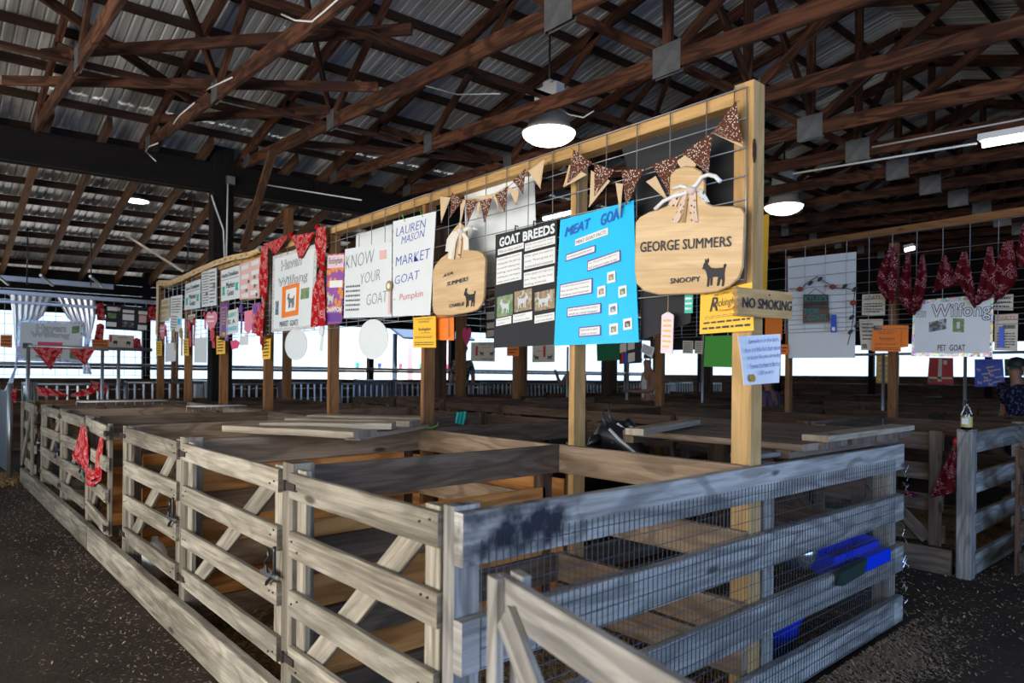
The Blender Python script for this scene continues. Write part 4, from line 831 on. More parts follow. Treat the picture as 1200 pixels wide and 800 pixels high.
# bunting
def bunting(label, tris, cord, X=1.445):
    t_ = thing('bunting', label, 'bunting', on(*cord[len(cord) // 2], 'X', X)); tube(t_, 'cord', [on(x, y, 'X', X) for x, y in cord], .0022, M['jute'], 5)
    for k, (a, b_, c, mt) in enumerate(tris):
        A_, B_, C_ = (on(*p, 'X', X - .004 - .004 * (mt == 'dots')) for p in (a, b_, c))
        cloth(t_, 'flag', [A_, A_.lerp(C_, .5), C_ + Vector((0, .002, 0))], [B_, B_.lerp(C_, .5), C_], M[mt], 8, 6, .004, .8, uvs=1.0)
bunting('burlap and brown spotted pennant bunting hung over the smaller cutting board', [((513, 232), (525, 233), (515, 263), 'burlap'), ((526.5, 227), (540, 236), (524.5, 257), 'dots'), ((536, 234), (543, 236), (537, 262), 'burlap'), ((543, 235.5), (557, 237), (545.5, 264), 'dots'), ((556, 238), (561, 238), (557.5, 257), 'burlap'), ((559.5, 237), (574, 232), (565.5, 261), 'dots'), ((575, 231), (579, 230), (583, 251), 'burlap'),
    ((577, 229), (592.5, 218), (588.5, 249), 'dots'), ((592, 219), (605, 224), (602.5, 240), 'burlap'), ((597.5, 212), (612.5, 197), (610, 227.5), 'dots'), ((540, 234), (574, 228), (575, 234), 'burlap'), ((574, 228), (594, 216), (577, 229), 'burlap')],
    [(505, 229), (513, 232), (540, 235), (560, 236), (575, 231), (592, 219), (606, 206), (613, 197), (621, 187)])
bunting('tan burlap pennant hanging alone between the two bunting swags', [((615.5, 200), (634.5, 186), (630.5, 221), 'burlap')], [(612, 202), (625, 193), (635, 186), (643, 180)])
bunting('brown spotted pennant bunting with burlap flags across the near wire panel', [((663, 192), (684, 203), (657.5, 218), 'burlap'), ((668, 174), (690, 189), (662, 213), 'dots'), ((689, 198), (712, 210), (687.5, 241), 'burlap'), ((693, 190), (717, 197), (694, 228), 'dots'), ((718, 212), (727, 213), (724, 251), 'burlap'), ((724, 197), (751, 195), (731, 238), 'dots'), ((754, 210), (765, 203), (783, 235), 'burlap'), ((760, 190), (790, 179), (784, 226), 'dots'), ((788.5, 185), (800, 178), (805, 208), 'burlap'), ((796, 175), (830, 151), (826, 200), 'dots'), ((797, 178), (813, 186), (805, 209), 'burlap'), ((829, 151), (865, 164), (867, 168), 'burlap'), ((857, 113), (866, 163), (830, 152), 'dots')],
    [(664, 172), (672, 180), (690, 190), (717, 198), (751, 196), (775, 186), (797, 176), (829, 152), (845, 133), (860, 112)])

# wooden NO SMOKING sign and the note on the front post
fr = quad([(856, 331), (924, 337), (923, 367.5), (857, 365)], 'Y', .006)
jag = [(0, 0), (1, .0), (.975, .12), (1, .22), (.97, .36), (.995, .5), (.97, .62), (1, .78), (.98, .9), (1, 1), (.0, 1), (.035, .88), (.0, .78), (.04, .66), (.005, .52), (.04, .4), (.0, .28), (.035, .14)]
ns = slab(fr, 'no_smoking_sign', W['pine'], jag, .016, 0.0); tag(ns, 'rough wooden sign reading NO SMOKING nailed to the near post', 'sign')
text(fr, 'NO SMOKING', .10, .30, .97, .66, M['ink'], ns, .019, .012); slab(fr, 'split', M['ink'], rect(.05, .44, .6, .45), .001, .0165, ns); lathe(ns, 'nail', fr.P(.55, .82, .018), [(.0, -.004), (.005, 0), (.0, .004)], M['iron'], 8)
fr = quad([(861, 389), (910, 385), (912.5, 442), (868, 446)], 'Y', -.002)
nt = slab(fr, 'paper_note', M['paper'], None, .0015, 0.0, None, .01); tag(nt, 'white paper note about a little kid taped to the near post', 'note')
for k, s in enumerate(('Somewhere in this barn,', 'there is a little kid that wants', 'to be just like you someday.', 'You owe it to them to be the', 'BEST you can be.')):
    v = .82 - k * .165; u0, u1 = ((.20, .90), (.06, .97), (.10, .97), (.14, .93), (.40, .80))[k]; text(fr, s, u0, v, u1, v + .11, M['penblue'], nt, .014, -.004, .15, rise=.02)
slab(fr, 'emblem', M['gold'], [(.18 + .075 * math.cos(a), .14 + .08 * math.sin(a)) for a in [k * math.pi / 8 for k in range(16)]], .001, .013, nt)

# ------------------------------------------------------------------ lamps, conduit and cables in the roof
def bay_lamp(c, r, label, stem, box=True):
    t_ = thing('hanging_lamp', label, 'lamp', c)
    lathe(t_, 'lamp_shade', c, [(r * .97, .0), (r, .012), (r * .80, .06), (r * .70, .19), (r * .64, .23), (.02, .25), (.0, .25)], M['enamel'], 32)
    lathe(t_, 'lamp_lens', c, [(r * .96, .004), (r * .92, -.03), (r * .72, -.075), (r * .5, -.10), (.0, -.11)], M['tube'], 32)
    if box:
        b = MB(); q = Vector(c) + Vector((0, 0, .43)); b.box(q + Vector((-.06, -.17, -.08)), q + Vector((.06, .17, .08))); b.box(q + Vector((-.04, -.06, .08)), q + Vector((.04, .06, .14))); b.build('ballast_box', M['whitepl'], t_)
        tube(t_, 'neck', [Vector(c) + Vector((0, 0, .24)), Vector(c) + Vector((0, 0, .36))], .03, M['steel'], 8)
    tube(t_, 'hanging_rod', [Vector(c) + Vector((0, 0, .25)), Vector(c) + Vector((0, 0, stem))], .012, M['chain'], 6); return t_
c1 = on(638, 156, 'X', 4.15); L1 = bay_lamp(c1, .30, 'round white hanging lamp with a ballast box above the display', 1.55)
c2 = on(915, 236, 'X', 9.0); bay_lamp(c2, .29, 'round white hanging lamp right of the near display post', 1.1)
c3 = on(156, 244, 'Y', 9.7); t_ = thing('hanging_lamp', 'small flat disc lamp hung under the lean-to rafters', 'lamp', c3)
lathe(t_, 'lamp_shade', c3, [(.17, -.005), (.175, .01), (.09, .04), (.05, .07), (.0, .09)], M['steel'], 24); lathe(t_, 'lamp_lens', c3, [(.168, -.004), (.12, -.012), (0, -.014)], M['tube'], 24)
tube(t_, 'hanging_rod', [c3 + Vector((0, 0, .08)), c3 + Vector((0, 0, .34))], .012, M['steel']); tube(t_, 'power_lead', [c3 + Vector((-.03, .03, .06)), c3 + Vector((-.12, .05, .12)), c3 + Vector((-.05, .03, .18))], .006, M['cable'])
X5 = 5.45; a, b_ = on(1143, 159, 'X', X5), on(1215, 145, 'X', X5); b_.z = a.z + (b_.y - a.y) * RA
t_ = thing('strip_light', 'white fluorescent strip light at the right under the trusses', 'lamp', (a + b_) / 2); d_ = (b_ - a)
plank(t_, 'housing', a + Vector((0, 0, .05)), a + d_ * 1.6 + Vector((0, 0, .05)), .05, .13, M['whitepl']); tube(t_, 'fluorescent_tube', [a + d_ * .05 - Vector((0, 0, 0)), a + d_ * 1.55], .028, M['tube'], 10)
for (p0, p1, X, lb) in (((634, 256), (668, 247), 7.9, 'white strip light seen through the wire above the black poster'), ((1058, 284), (1069, 281), 11.5, 'small distant strip light above the dark bandanas')):
    A_, B_ = on(*p0, 'X', X), on(*p1, 'X', X); t_ = thing('strip_light', lb, 'lamp', (A_ + B_) / 2); plank(t_, 'housing', A_ + Vector((0, 0, .05)), B_ + Vector((0, 0, .05)), .05, .12, M['whitepl']); tube(t_, 'fluorescent_tube', [A_, B_], .03, M['tube'], 8); tube(t_, 'hanging_rod', [(A_ + B_) / 2 + Vector((0, 0, .07)), (A_ + B_) / 2 + Vector((0, 0, 1.0))], .008, M['chain'])
a = on(925, 197, 'X', 5.5); b_ = on(1140, 157, 'X', 5.5); t_ = tube(None, 'electric_conduit', [a, b_], .010, M['cable']); tag(t_, 'thin white conduit running to the strip light', 'pipe')
a = on(1017, 164, 'X', 7.25); b_ = on(1200, 126, 'X', 7.25); t_ = tube(None, 'electric_conduit', [a, b_], .010, M['cable']); tag(t_, 'thin white conduit above the strip light, on a farther truss', 'pipe')
for px, X, lb in (([(178, 197), (166, 186), (170, 180), (180, 176)], 1.08, 'short white cable at the left end of a truss chord'), ([(198, 153), (205, 143), (222, 128)], 1.08, 'white cable loop left of the truss plate'), ([(236, 112), (250, 105), (266, 97)], 1.08, 'white cable lying on the chord by the truss plate'),
        ([(308, 62), (318, 47), (327, 36)], 1.6, 'white cable passing behind a truss chord high at the left'), ([(322, 22), (338, 29), (358, 30), (372, 18), (385, 6), (398, -6)], 1.08, 'twin white cable draped over the long truss chord at the top'), ([(400, 62), (440, 82), (490, 102), (530, 112), (580, 110)], 3.3, 'long white cable sagging between the trusses'), ([(610, 110), (625, 112), (634, 119)], 4.1, 'white lead running into the lamp ballast box'),
        ([(645, 124), (662, 133), (678, 136), (690, 128)], 4.0, 'looped white lead beside the hanging lamp'), ([(272, 217), (320, 224), (420, 238)], 2.6, 'thin white cable along the dark beam right of the barn post')):
    t_ = tube(None, 'electric_cable', [on(x, y, 'X', X) for x, y in px], .008, M['cable'], 5); tag(t_, lb, 'cable')
for k, dx in enumerate((0, .05)): t_ = tube(None, 'electric_cable', [on(246, 236, 'Y', 7.83) + Vector((dx - .02, 0, 0)), on(249, 250, 'Y', 7.83) + Vector((dx, 0, 0)), on(259, 276, 'Y', 7.83) + Vector((dx, 0, 0)), on(261, 312, 'Y', 7.83) + Vector((dx, 0, 0))] if k == 0 else [on(263, 220, 'Y', 7.83), on(263, 312, 'Y', 7.83)], .011, M['cable']); tag(t_, ('white cable curving onto the dark barn post', 'straight white conduit down the dark barn post')[k], 'cable')
b = MB(); c = on(266, 218, 'Y', 7.83); b.box(c - Vector((.05, .03, .05)), c + Vector((.05, .03, .05))); tag(b.build('junction_box', M['steel']), 'small grey junction box on the dark barn post', 'box')
t_ = thing('hanging_chain', 'chain hanging from the lean-to rafters to the far display rail', 'chain', on(216, 323, 'Y', 9.2))
top, bot = on(224, 236, 'Y', 9.2), on(216, 323, 'Y', 9.2); n = 40
for k in range(n):
    c = top.lerp(bot, k / n); r_ = [c + Vector((math.cos(a) * .012 * (k % 2), math.cos(a) * .012 * (1 - k % 2), math.sin(a) * .026)) for a in [j * math.pi / 4 for j in range(9)]]
    tube(t_, 'link', r_, .004, M['chain'], 4)

# ------------------------------------------------------------------ loose planks lying over the pens
pz = 1.003
t_ = thing('plank_pile', 'pale rough planks laid loosely across the pens right of the third gate', 'planks', (1.2, 2.9, 1.0))
for k, (a, b_, z) in enumerate([((278, 507), (430, 512), 1.045), ((312, 503), (463, 501), 1.06), ((345, 497), (488, 498), 1.05), ((368, 493), (500, 493), 1.04), ((330, 509), (452, 508), 1.02)]):
    A_, B_ = on(*a, 'Z', z), on(*b_, 'Z', z); plank(t_, 'plank', A_, B_, .20, .036, W['slab'], hax=(.2, 1, 0), seg=6, wob=.003)
for a, b_ in (((415, 517), (497, 501)), ((395, 505), (470, 492))): A_, B_ = on(*a, 'Z', 1.02), on(*b_, 'Z', 1.02); plank(t_, 'batten', A_, B_, .09, .022, W['slab'], hax=(1, 0, 0))
t_ = thing('plank_deck', 'brown plank deck laid over the right front pens beside the near post', 'planks', (2.5, .6, 1.0))
for k in range(8):
    x = 1.87 + k * .158; y1 = .95 + .05 * k + random.uniform(-.02, .03)
    plank(t_, 'plank', (x, -.035 + random.uniform(-.01, .01), 1.058), (x, y1, 1.058), .150, .03, W['deck'], hax=(1, 0, 0), seg=4, wob=.002)
for y in (.07, .93): plank(t_, 'batten', (1.82, y, 1.022), (3.08, y, 1.022), .07, .036, W['deck'], hax=(0, 1, 0))
plank(t_, 'cross_board', (1.98, .0, 1.088), (3.13, .03, 1.088), .12, .028, W['slab'], hax=(0, 1, 0), seg=4, wob=.002)
A_, B_ = on(745, 503, 'Z', 1.10), on(813, 490, 'Z', 1.10); t_ = plank(None, 'loose_plank', A_, B_, .09, .03, W['slab'], hax=(0, 1, 0), seg=3); tag(t_, 'loose plank lying across the deck behind the black goat', 'plank')

# small things on and in the near pens
def trough(label):
    t_ = thing('feed_trough', label, 'trough', (2.55, .0, .42)); P = lambda x, y, z: (x, y, z); b = MB()
    x0, x1 = 2.30, 2.86
    for (ya, za), (yb, zb) in zip([(.05, .49), (.06, .41), (.10, .38), (.18, .42), (.21, .53)], [(.06, .41), (.10, .38), (.18, .42), (.21, .53), (.23, .53)]):
        b.add([(x0, ya, za), (x1, ya, za), (x1, yb, zb), (x0, yb, zb), (x0, ya - .004, za - .004), (x1, ya - .004, za - .004), (x1, yb - .004, zb - .004), (x0, yb - .004, zb - .004)], [(0, 1, 2, 3), (7, 6, 5, 4), (0, 4, 5, 1), (3, 2, 6, 7), (1, 5, 6, 2), (0, 3, 7, 4)])
    for x in (x0, x1): b.add([(x, .05, .49), (x, .06, .41), (x, .10, .38), (x, .18, .42), (x, .21, .53), (x + .004, .05, .49), (x + .004, .06, .41), (x + .004, .10, .38), (x + .004, .18, .42), (x + .004, .21, .53)], [(0, 1, 2, 3, 4), (9, 8, 7, 6, 5), (0, 5, 6, 1), (1, 6, 7, 2), (2, 7, 8, 3), (3, 8, 9, 4), (4, 9, 5, 0)])
    b.build('tray', M['bluepl'], t_)
    b = MB(); b.box((x0 + .22, -.014, .452), (x1 - .02, .055, .460)); b.box((x0 + .22, -.016, .395), (x1 - .02, -.010, .458)); b.build('hook_flap', M['bluepl'], t_); return t_
T = trough('blue plastic feed trough hooked over a board of the front end fence')
bk = thing('hook_feeder', 'dark plastic feeder hooked on the end fence beside the blue trough', 'feeder', (2.1, -.02, .40))
b = MB(); b.add([(2.18, -.008, .455), (2.50, -.008, .47), (2.48, -.008, .40), (2.20, -.008, .385), (2.18, -.03, .45), (2.50, -.03, .465), (2.46, -.03, .40), (2.22, -.03, .385)], [(0, 1, 2, 3), (4, 7, 6, 5), (0, 4, 5, 1), (1, 5, 6, 2), (2, 6, 7, 3), (3, 7, 4, 0)]); b.build('pan', M['dkgreenpl'], bk)
lathe(bk, 'drinker_bowl', (2.09, .12, .46), [(.0, 0), (.05, .005), (.075, .06), (.085, .12), (.08, .12), (.065, .05), (.0, .02)], M['clip'], 16)
bc = Vector((2.10, .30, .0)); t_ = thing('bucket', 'blue plastic bucket standing just inside the end fence', 'bucket', bc)
lathe(t_, 'pail', bc, [(.0, .0), (.13, .0), (.175, .20), (.185, .205), (.185, .22), (.17, .22), (.125, .015), (.0, .015)], M['bluepl'], 28)
tube(t_, 'bail_handle', [bc + Vector((.18 * math.cos(a), -.02 + .02 * math.sin(a), .21 + .05 * math.sin(a))) for a in [k * math.pi / 12 for k in range(13)]], .004, M['clip'], 6)
def cloth_strip(name, label, cat, L, Rr, mat, axis='X', X=-.03, out=(-1, 0, 0), amp=.012, waves=2.0, uvs=1.0, rows=14, cols=10):
    o = bclo(L, Rr, mat, None, X, amp, waves, name, axis, out, uvs, rows, cols); tag(o, label, cat); return o
bg2 = thing('bandana_garland', 'two red bandanas knotted on the gate standing ajar in the left row', 'garland', on(118, 575, 'X', -.04))
bclo([(100, 508), (95, 530), (91, 545), (103, 556)], [(104, 509), (107, 530), (107, 550), (106, 559)], par=bg2, X=-.035, waves=1.5); bclo([(122, 520), (117, 540), (115, 560), (104, 562), (108, 578)], [(126, 521), (126, 545), (126, 572), (118, 578), (116, 580)], par=bg2, X=-.035, waves=1.5)
bclo([(103, 558), (105, 566), (110, 575)], [(107, 557), (116, 562), (124, 566)], par=bg2, X=-.04, waves=1.0)
# white wire racks over the far pens
for k, (y0, y1, x0, x1) in enumerate(((7.0, 7.25, .3, 1.15), (5.45, 5.62, .95, 1.46))):
    t_ = thing('wire_rack', ('white wire rack lying across the last pens', 'white wire rack on the middle rail of the fifth pen')[k], 'rack', ((x0 + x1) / 2, (y0 + y1) / 2, 1.0))
    for x in (x0 + .05, x1 - .05): plank(t_, 'support', (x, (6.08, 4.88)[k], 1.01), (x, (7.40, 6.16)[k], 1.01), .03, .018, W['dim'], hax=(1, 0, 0))
    for y in (y0, y1): tube(t_, 'rim_wire', [(x0, y, 1.03), (x1, y, 1.03)], .005, M['whitepl'], 5)
    for j in range(10): x = x0 + (x1 - x0) * j / 9; tube(t_, 'cross_wire', [(x, y0, 1.03), (x, y1, 1.03), (x, y1, .98)], .0035, M['whitepl'], 4)
o = cloth(None, 'green_cloth', [on(536, 484, 'Y', 3.625), on(534, 497, 'Y', 3.625)], [on(546, 483, 'Y', 3.625), on(544, 499, 'Y', 3.625)], M['teal'], 8, 8, .012, 2.5, (0, -1, 0)); tag(o, 'green knotted cloth hanging on a pen rail behind the third post', 'cloth')
o = tube(None, 'baling_twine', [on(495, 500, 'X', 1.44), on(500, 503, 'X', 1.43), on(508, 503, 'X', 1.43), on(514, 500, 'X', 1.44), on(515, 497, 'X', 1.5)], .004, M['green'], 5); tag(o, 'green baling twine tied round the foot of the third display post', 'twine')
c = on(141, 585, 'X', .35); c.z = .15; t_ = thing('feed_bag', 'small red and blue printed feed bag in the pen behind the bandanas', 'bag', c)
cloth(t_, 'bag_body', [c + Vector((0, .10, .17)), c + Vector((0, .11, -.12))], [c + Vector((0, -.08, .17)), c + Vector((0, -.09, -.12))], M['red'], 8, 8, .015, 1); cloth(t_, 'blue_band', [c + Vector((-.02, .10, .04)), c + Vector((-.02, .11, -.1))], [c + Vector((-.02, -.08, .04)), c + Vector((-.02, -.09, -.1))], M['paper'], 5, 8, .015, 1); cloth(t_, 'blue_band', [c + Vector((-.03, .10, 0)), c + Vector((-.03, .11, -.06))], [c + Vector((-.03, -.08, 0)), c + Vector((-.03, -.09, -.06))], M['ribblue'], 5, 8, .015, 1)
c = Vector((.14, 3.45, .16)); o = lathe(None, 'white_jug', c, [(0, -.14), (.06, -.14), (.075, -.10), (.075, .02), (.05, .08), (.02, .10), (.02, .13), (0, .13)], M['whitepl'], 18); tag(o, 'white plastic jug standing behind the near end of the third gate', 'jug')
# bedding and shavings
for k, (x0, x1, y0, y1) in enumerate(((.06, SX - .06, .14, 8.5), (SX + .12, BW - .1, .2, 8.5), (4.5, 7.3, .15, 8.5))):
    o = plane('straw_bedding', x0, x1, y0, y1, .022, M['bedding'], 14, 60, .02); tag(o, ('straw and shavings bedding in the pens left of the spine', 'straw bedding in the near pens right of the spine', 'straw bedding in the second block of pens')[k], 'straw', None, 'stuff')
def shavings(name, label, n, fn, mat, smin=.008, smax=.022):
    rs = random.Random(len(label)); vs, fs = [], []
    for k in range(n):
        x, y = fn(rs); s_ = rs.uniform(smin, smax); a = rs.uniform(0, 6.3); z = .024 + rs.uniform(0, .018); ca, sa = math.cos(a) * s_, math.sin(a) * s_; tz = rs.uniform(-.5, .5) * s_
        i = len(vs); vs += [(x - ca, y - sa, z - tz), (x + sa * .35, y - ca * .35, z + tz * .3), (x + ca, y + sa, z + tz), (x - sa * .35, y + ca * .35, z)]; fs.append((i, i + 1, i + 2, i + 3))
    o = put(name, mesh(name, vs, fs, (0, 0, 0)), None, (0, 0, 0), mat); tag(o, label, 'shavings', None, 'stuff')
M['shav'] = wood('pale_shavings', (.60, .44, .28), (.26, .17, .10), dirt=.4)
M['strawm'] = wood('golden_straw', (.55, .34, .12), (.25, .14, .05), dirt=.5)
shavings('wood_shavings', 'pale wood shavings drifted along the foot of the end fence', 6500, lambda r: (r.gauss(2.35, .38), -.05 - abs(r.gauss(0, .16))), M['shav'], .005, .014)
shavings('wood_shavings', 'scattered shavings along the foot of the left kickboard', 3500, lambda r: (-.07 - abs(r.gauss(0, .28)), r.uniform(.2, 9.2)), M['shav'], .004, .013)
shavings('wood_shavings', 'shavings lying in the aisle between the pen blocks', 2600, lambda r: (r.uniform(3.2, 5.6), r.gauss(-.1, .5) if r.random() < .5 else r.uniform(-1.5, 4)), M['shav'], .004, .014)
shavings('loose_straw', 'golden straw strewn inside the nearest pens', 9000, lambda r: (r.uniform(.1, 3.0), r.uniform(.15, 3.6)), M['strawm'], .008, .026)
shavings('loose_straw', 'straw heap on the ground by the far left pipe gate', 2500, lambda r: (-.3 + r.gauss(0, .25), 9.0 + r.gauss(0, .35)), M['strawm'], .01, .03)

# ------------------------------------------------------------------ the open gate in front, at the bottom of the picture
g = gate((-.075, -.235, 0), R(-104), 1.25, 'rough grey gate swung open in front of the end fence, brace at its corner', None, 'grey', (.915, .66, .41, .2), .088, False, False, None, True, .055, flip=True)
f_ = LF((-.075, -.235, 0), R(-104), True)
plank(g, 'brace', f_.P(.07, .021, .845), f_.P(.64, .021, .37), .072, .02, W['grey'], seg=4, wob=.001)
plank(g, 'stile', f_.P(.02, .021, .2), f_.P(.02, .021, .915), .045, .022, W['grey'], hax=f_.d)
# ------------------------------------------------------------------ second block's front corner
gate((4.40, 1.10, 0), R(-91), .92, 'dark gate across the right aisle with a red bandana at its corner', None, 'old', (.985, .765, .545, .33), .12, False, False, 'down', True, .08)
gate((5.45, -.22, 0), R(181), .95, 'dark gate swung across the front of the second block, at the right edge', None, 'dim', (.90, .66, .42, .2), .13, False, False, 'up', True, .09)
c = Vector((4.36, .045, 0)); t_ = thing('corner_post', 'grey square post carrying the glass bottle across the aisle', 'post', c); plank(t_, 'timber', c, c + UP * 1.005, .095, .09, W['grey'], hax=(1, 0, 0), c=.004)
t_ = thing('kickboard', 'low kickboard under the aisle side of the second block', 'board', (4.33, 1.5, 0)); plank(t_, 'board', (4.33, .12, .09), (4.33, 4.3, .09), .18, .04, W['old'], seg=8, wob=.002)
bc = Vector((4.36, .045, 1.005)); t_ = thing('glass_bottle', 'clear glass bottle with a yellow and white label on the grey post', 'bottle', bc)
lathe(t_, 'glass_body', bc, [(.0, .002), (.030, .002), (.034, .012), (.034, .11), (.030, .135), (.016, .165), (.013, .205), (.015, .207), (.015, .215), (.010, .215), (.010, .166), (.026, .134), (.030, .11), (.030, .014), (.0, .008)], M['glass'], 24)
lathe(t_, 'label', bc, [(.0346, .030), (.0346, .10)], M['tin'], 24); lathe(t_, 'cola', bc, [(0, .012), (.029, .014), (.029, .04), (0, .041)], plain('dark_drink', (.03, .01, .005), .2), 20)
slab(Fr([bc + Vector(v) for v in ((-.030, .0195, .09), (-.030, -.0195, .09), (-.030, -.0195, .05), (-.030, .0195, .05))], (-1, 0, 0)), 'label_panel', M['white'], None, .006, 0, t_)
sb = thing('bandana', 'dark red bandana hanging from the gate corner beside the grey post', 'bandana', on(1113, 555, 'X', 4.33))
bclo([(1121, 508), (1112, 530), (1102, 552), (1094, 573)], [(1124, 509), (1128, 530), (1131, 548), (1136, 563)], 'bandana2', sb, 4.34, .012, 1.5, 'cloth', uvs=.8); bclo([(1064, 563), (1072, 567), (1082, 571)], [(1064, 572), (1074, 573), (1090, 572)], 'bandana2', sb, 4.34, .006, 1, 'knotted_tail'); lathe(sb, 'knot', on(1122, 507, 'X', 4.33), [(0, -.03), (.018, -.01), (.02, .01), (0, .03)], M['red'], 10)

# ------------------------------------------------------------------ second display, over the second block
X2 = 5.86; XG = X2 - .02
df = thing('display_frame', 'dark post and rail display frame over the second block of pens', 'frame', (X2, 4, 0))
for l, r_ in ((1040, 1052), (920, 927), (767, 778), (600, 609), (533, 545)):
    y1, y0 = on(l, 430, 'X', X2).y, on(r_, 430, 'X', X2 + .05).y
    plank(df, 'post', (X2 + .045, (y0 + y1) / 2, 0), (X2 + .045, (y0 + y1) / 2, 2.64), max(.05, abs(y1 - y0)), .07, W['brownpost'], hax=(0, 1, 0))
plank(df, 'post', (X2 + .045, -.06, 0), (X2 + .045, -.06, 2.75), .09, .09, W['brownpost'], hax=(0, 1, 0))
plank(df, 'top_rail', (X2 + .04, -.2, 2.77), (X2 + .04, 8.6, 2.66), .07, .06, W['brownpost'])
for k, (y0, y1) in enumerate(((-.2, 2.3), (2.35, 4.8), (4.85, 7.2))): wires(('dark wire panel behind the hanging bandanas across the aisle', 'dark wire panel between the two display rows', 'wire panel at the far end of the second display')[k], X2 - .015, y0, y1, [z + .11 + (.07 if z > 2.5 else 0) for z in ZS], .205, .0025, False)
def sign2(px, name, label, cat, mat, X=None, poly=None): return sheet_thing(px, name, label, cat, mat, val=X or XG - .01, poly=poly)
f = sheet_thing([(921, 297), (1001, 287), (1002, 411), (924, 413)], 'blank_board', 'tall white board behind the wire, with a small wooden KYLEE\'S sign', 'board', M['white'], val=X2 + .002)
f = sign2([(940, 338), (969, 337.5), (971, 370), (940, 372)], 'wooden_plaque', 'small weathered plaque with teal words SHOW GOATS', 'plaque', W['old'])
rr = rrect(0, 0, 1, 1, .08, .08); text(f, "KYLEE'S", .06, .76, .95, .95, M['tealpaint'], f.top, .008, .02); text(f, 'SHOW', .06, .32, .62, .52, M['tealpaint'], f.top, .008, .02); text(f, 'GOATS', .2, .08, .9, .28, M['tealpaint'], f.top, .008, .02); slab(f, 'burnt_skyline', M['ink'], [(.05, .58), (.2, .62), (.35, .6), (.5, .64), (.7, .6), (.95, .63), (.95, .68), (.6, .72), (.4, .68), (.05, .7)], .001, .005, f.top)
tube(f.top, 'hanging_wire', [f.P(.2, 1, .004), f.P(.5, 1.2, .004), f.P(.85, 1, .004)], .003, M['ink'], 5)
gar = thing('felt_flower_vine', 'vine of rust felt flowers and leaves pinned over the tall white board', 'garland', on(995, 395, 'X', XG - .02))
vp = [(935, 333), (945, 324), (955, 317), (965, 323), (978, 330), (990, 330), (1000, 332), (999, 348), (999, 362), (997, 378), (993, 396)]
tube(gar, 'vine', [on(x, y, 'X', XG - .02) for x, y in vp], .004, M['ink'], 5)
for x, y in ((935.5, 332), (974, 328.5), (998.5, 347)): lathe(gar, 'flower', on(x, y, 'X', XG - .03), [(.0, -.03), (.025, -.015), (.03, 0), (.025, .015), (0, .03)], plain('rust_felt', (.32, .06, .035), .9), 12)
for x, y in ((948, 325), (959, 320), (988, 328), (1000, 331), (997, 364), (1003, 373), (996, 381)):
    c = on(x, y, 'X', XG - .03); fr = Fr([c + Vector((0, .03, .025)), c + Vector((0, -.03, .035)), c + Vector((0, -.03, -.02)), c + Vector((0, .03, -.03))], (-1, 0, 0)); slab(fr, 'leaf', M['dkgreenpl'], [(0, .3), (.3, .8), (.7, .9), (1, .6), (.7, .2), (.3, .05)], .002, 0, gar)
f = sign2([(973, 361), (979, 361), (979.5, 382), (973, 382)], 'flat_ribbon', 'blue flat award ribbon pinned on the tall white board', 'ribbon', M['ribblue']); card(f, .2, .1, .8, .3, M['paper'], 'white_print')
f = sign2([(1069, 343), (1163, 333), (1163, 407), (1068, 408)], 'show_board', 'glittery bordered white board reading PET GOAT under the dark bandanas', 'board', M['holo'])
slab(f, 'board_face', M['white'], rect(.035, .06, .965, .93), .002, .004, f.top); bubble(f, 'Eli', .05, .70, .17, .80, f.top, .007); bubble(f, 'Wilfong', .25, .62, .97, .90, f.top, .007, -.03)
card(f, .22, .42, .44, .60, M['photo_b'], 'photo', .006, .001, .05); card(f, .52, .42, .66, .65, M['photo_g'], 'photo', .006, .001, -.02); slab(f, 'figure_in_photo', M['furw'], rect(.57, .47, .61, .58), .001, .008, f.top); text(f, 'PET  GOAT', .34, .10, .68, .20, M['ink'], f.top, .008, .012)
f = sponsor([(1022, 378.5), (1055, 377), (1055.5, 403), (1022, 403)], 'orange sponsor sign on the brown post left of the PET GOAT board', 'orange', XG - .012)
f = sign2([(1030, 372.5), (1064, 372), (1064, 397), (1056, 398)], 'card', 'orange card behind the orange sponsor sign', 'card', M['orange'], XG + .005)
f = sign2([(896, 355), (916, 352), (916, 392), (896, 392)], 'card', 'orange card just right of the near post behind the NO SMOKING sign', 'card', M['orange'])
f = sign2([(913, 397), (924, 397), (924, 409), (913, 409)], 'card', 'small orange card low beside the tall white board', 'card', M['orange']); lines(f, .1, .2, .9, .8, 2, M['ink'], f.top)
f = sign2([(826, 389), (862, 388), (862, 425), (825, 425)], 'card', 'bright green card hanging left of the note on the near post', 'card', M['green'])
f = sign2([(699, 401), (727, 399), (726.5, 419), (700, 421)], 'card', 'dark green card showing under the bright blue poster', 'card', M['dkgreen'])
f = sign2([(862, 250), (898, 245), (897, 345), (862, 352)], 'card', 'orange sheet edge showing right of the near display post', 'card', M['yellow'])
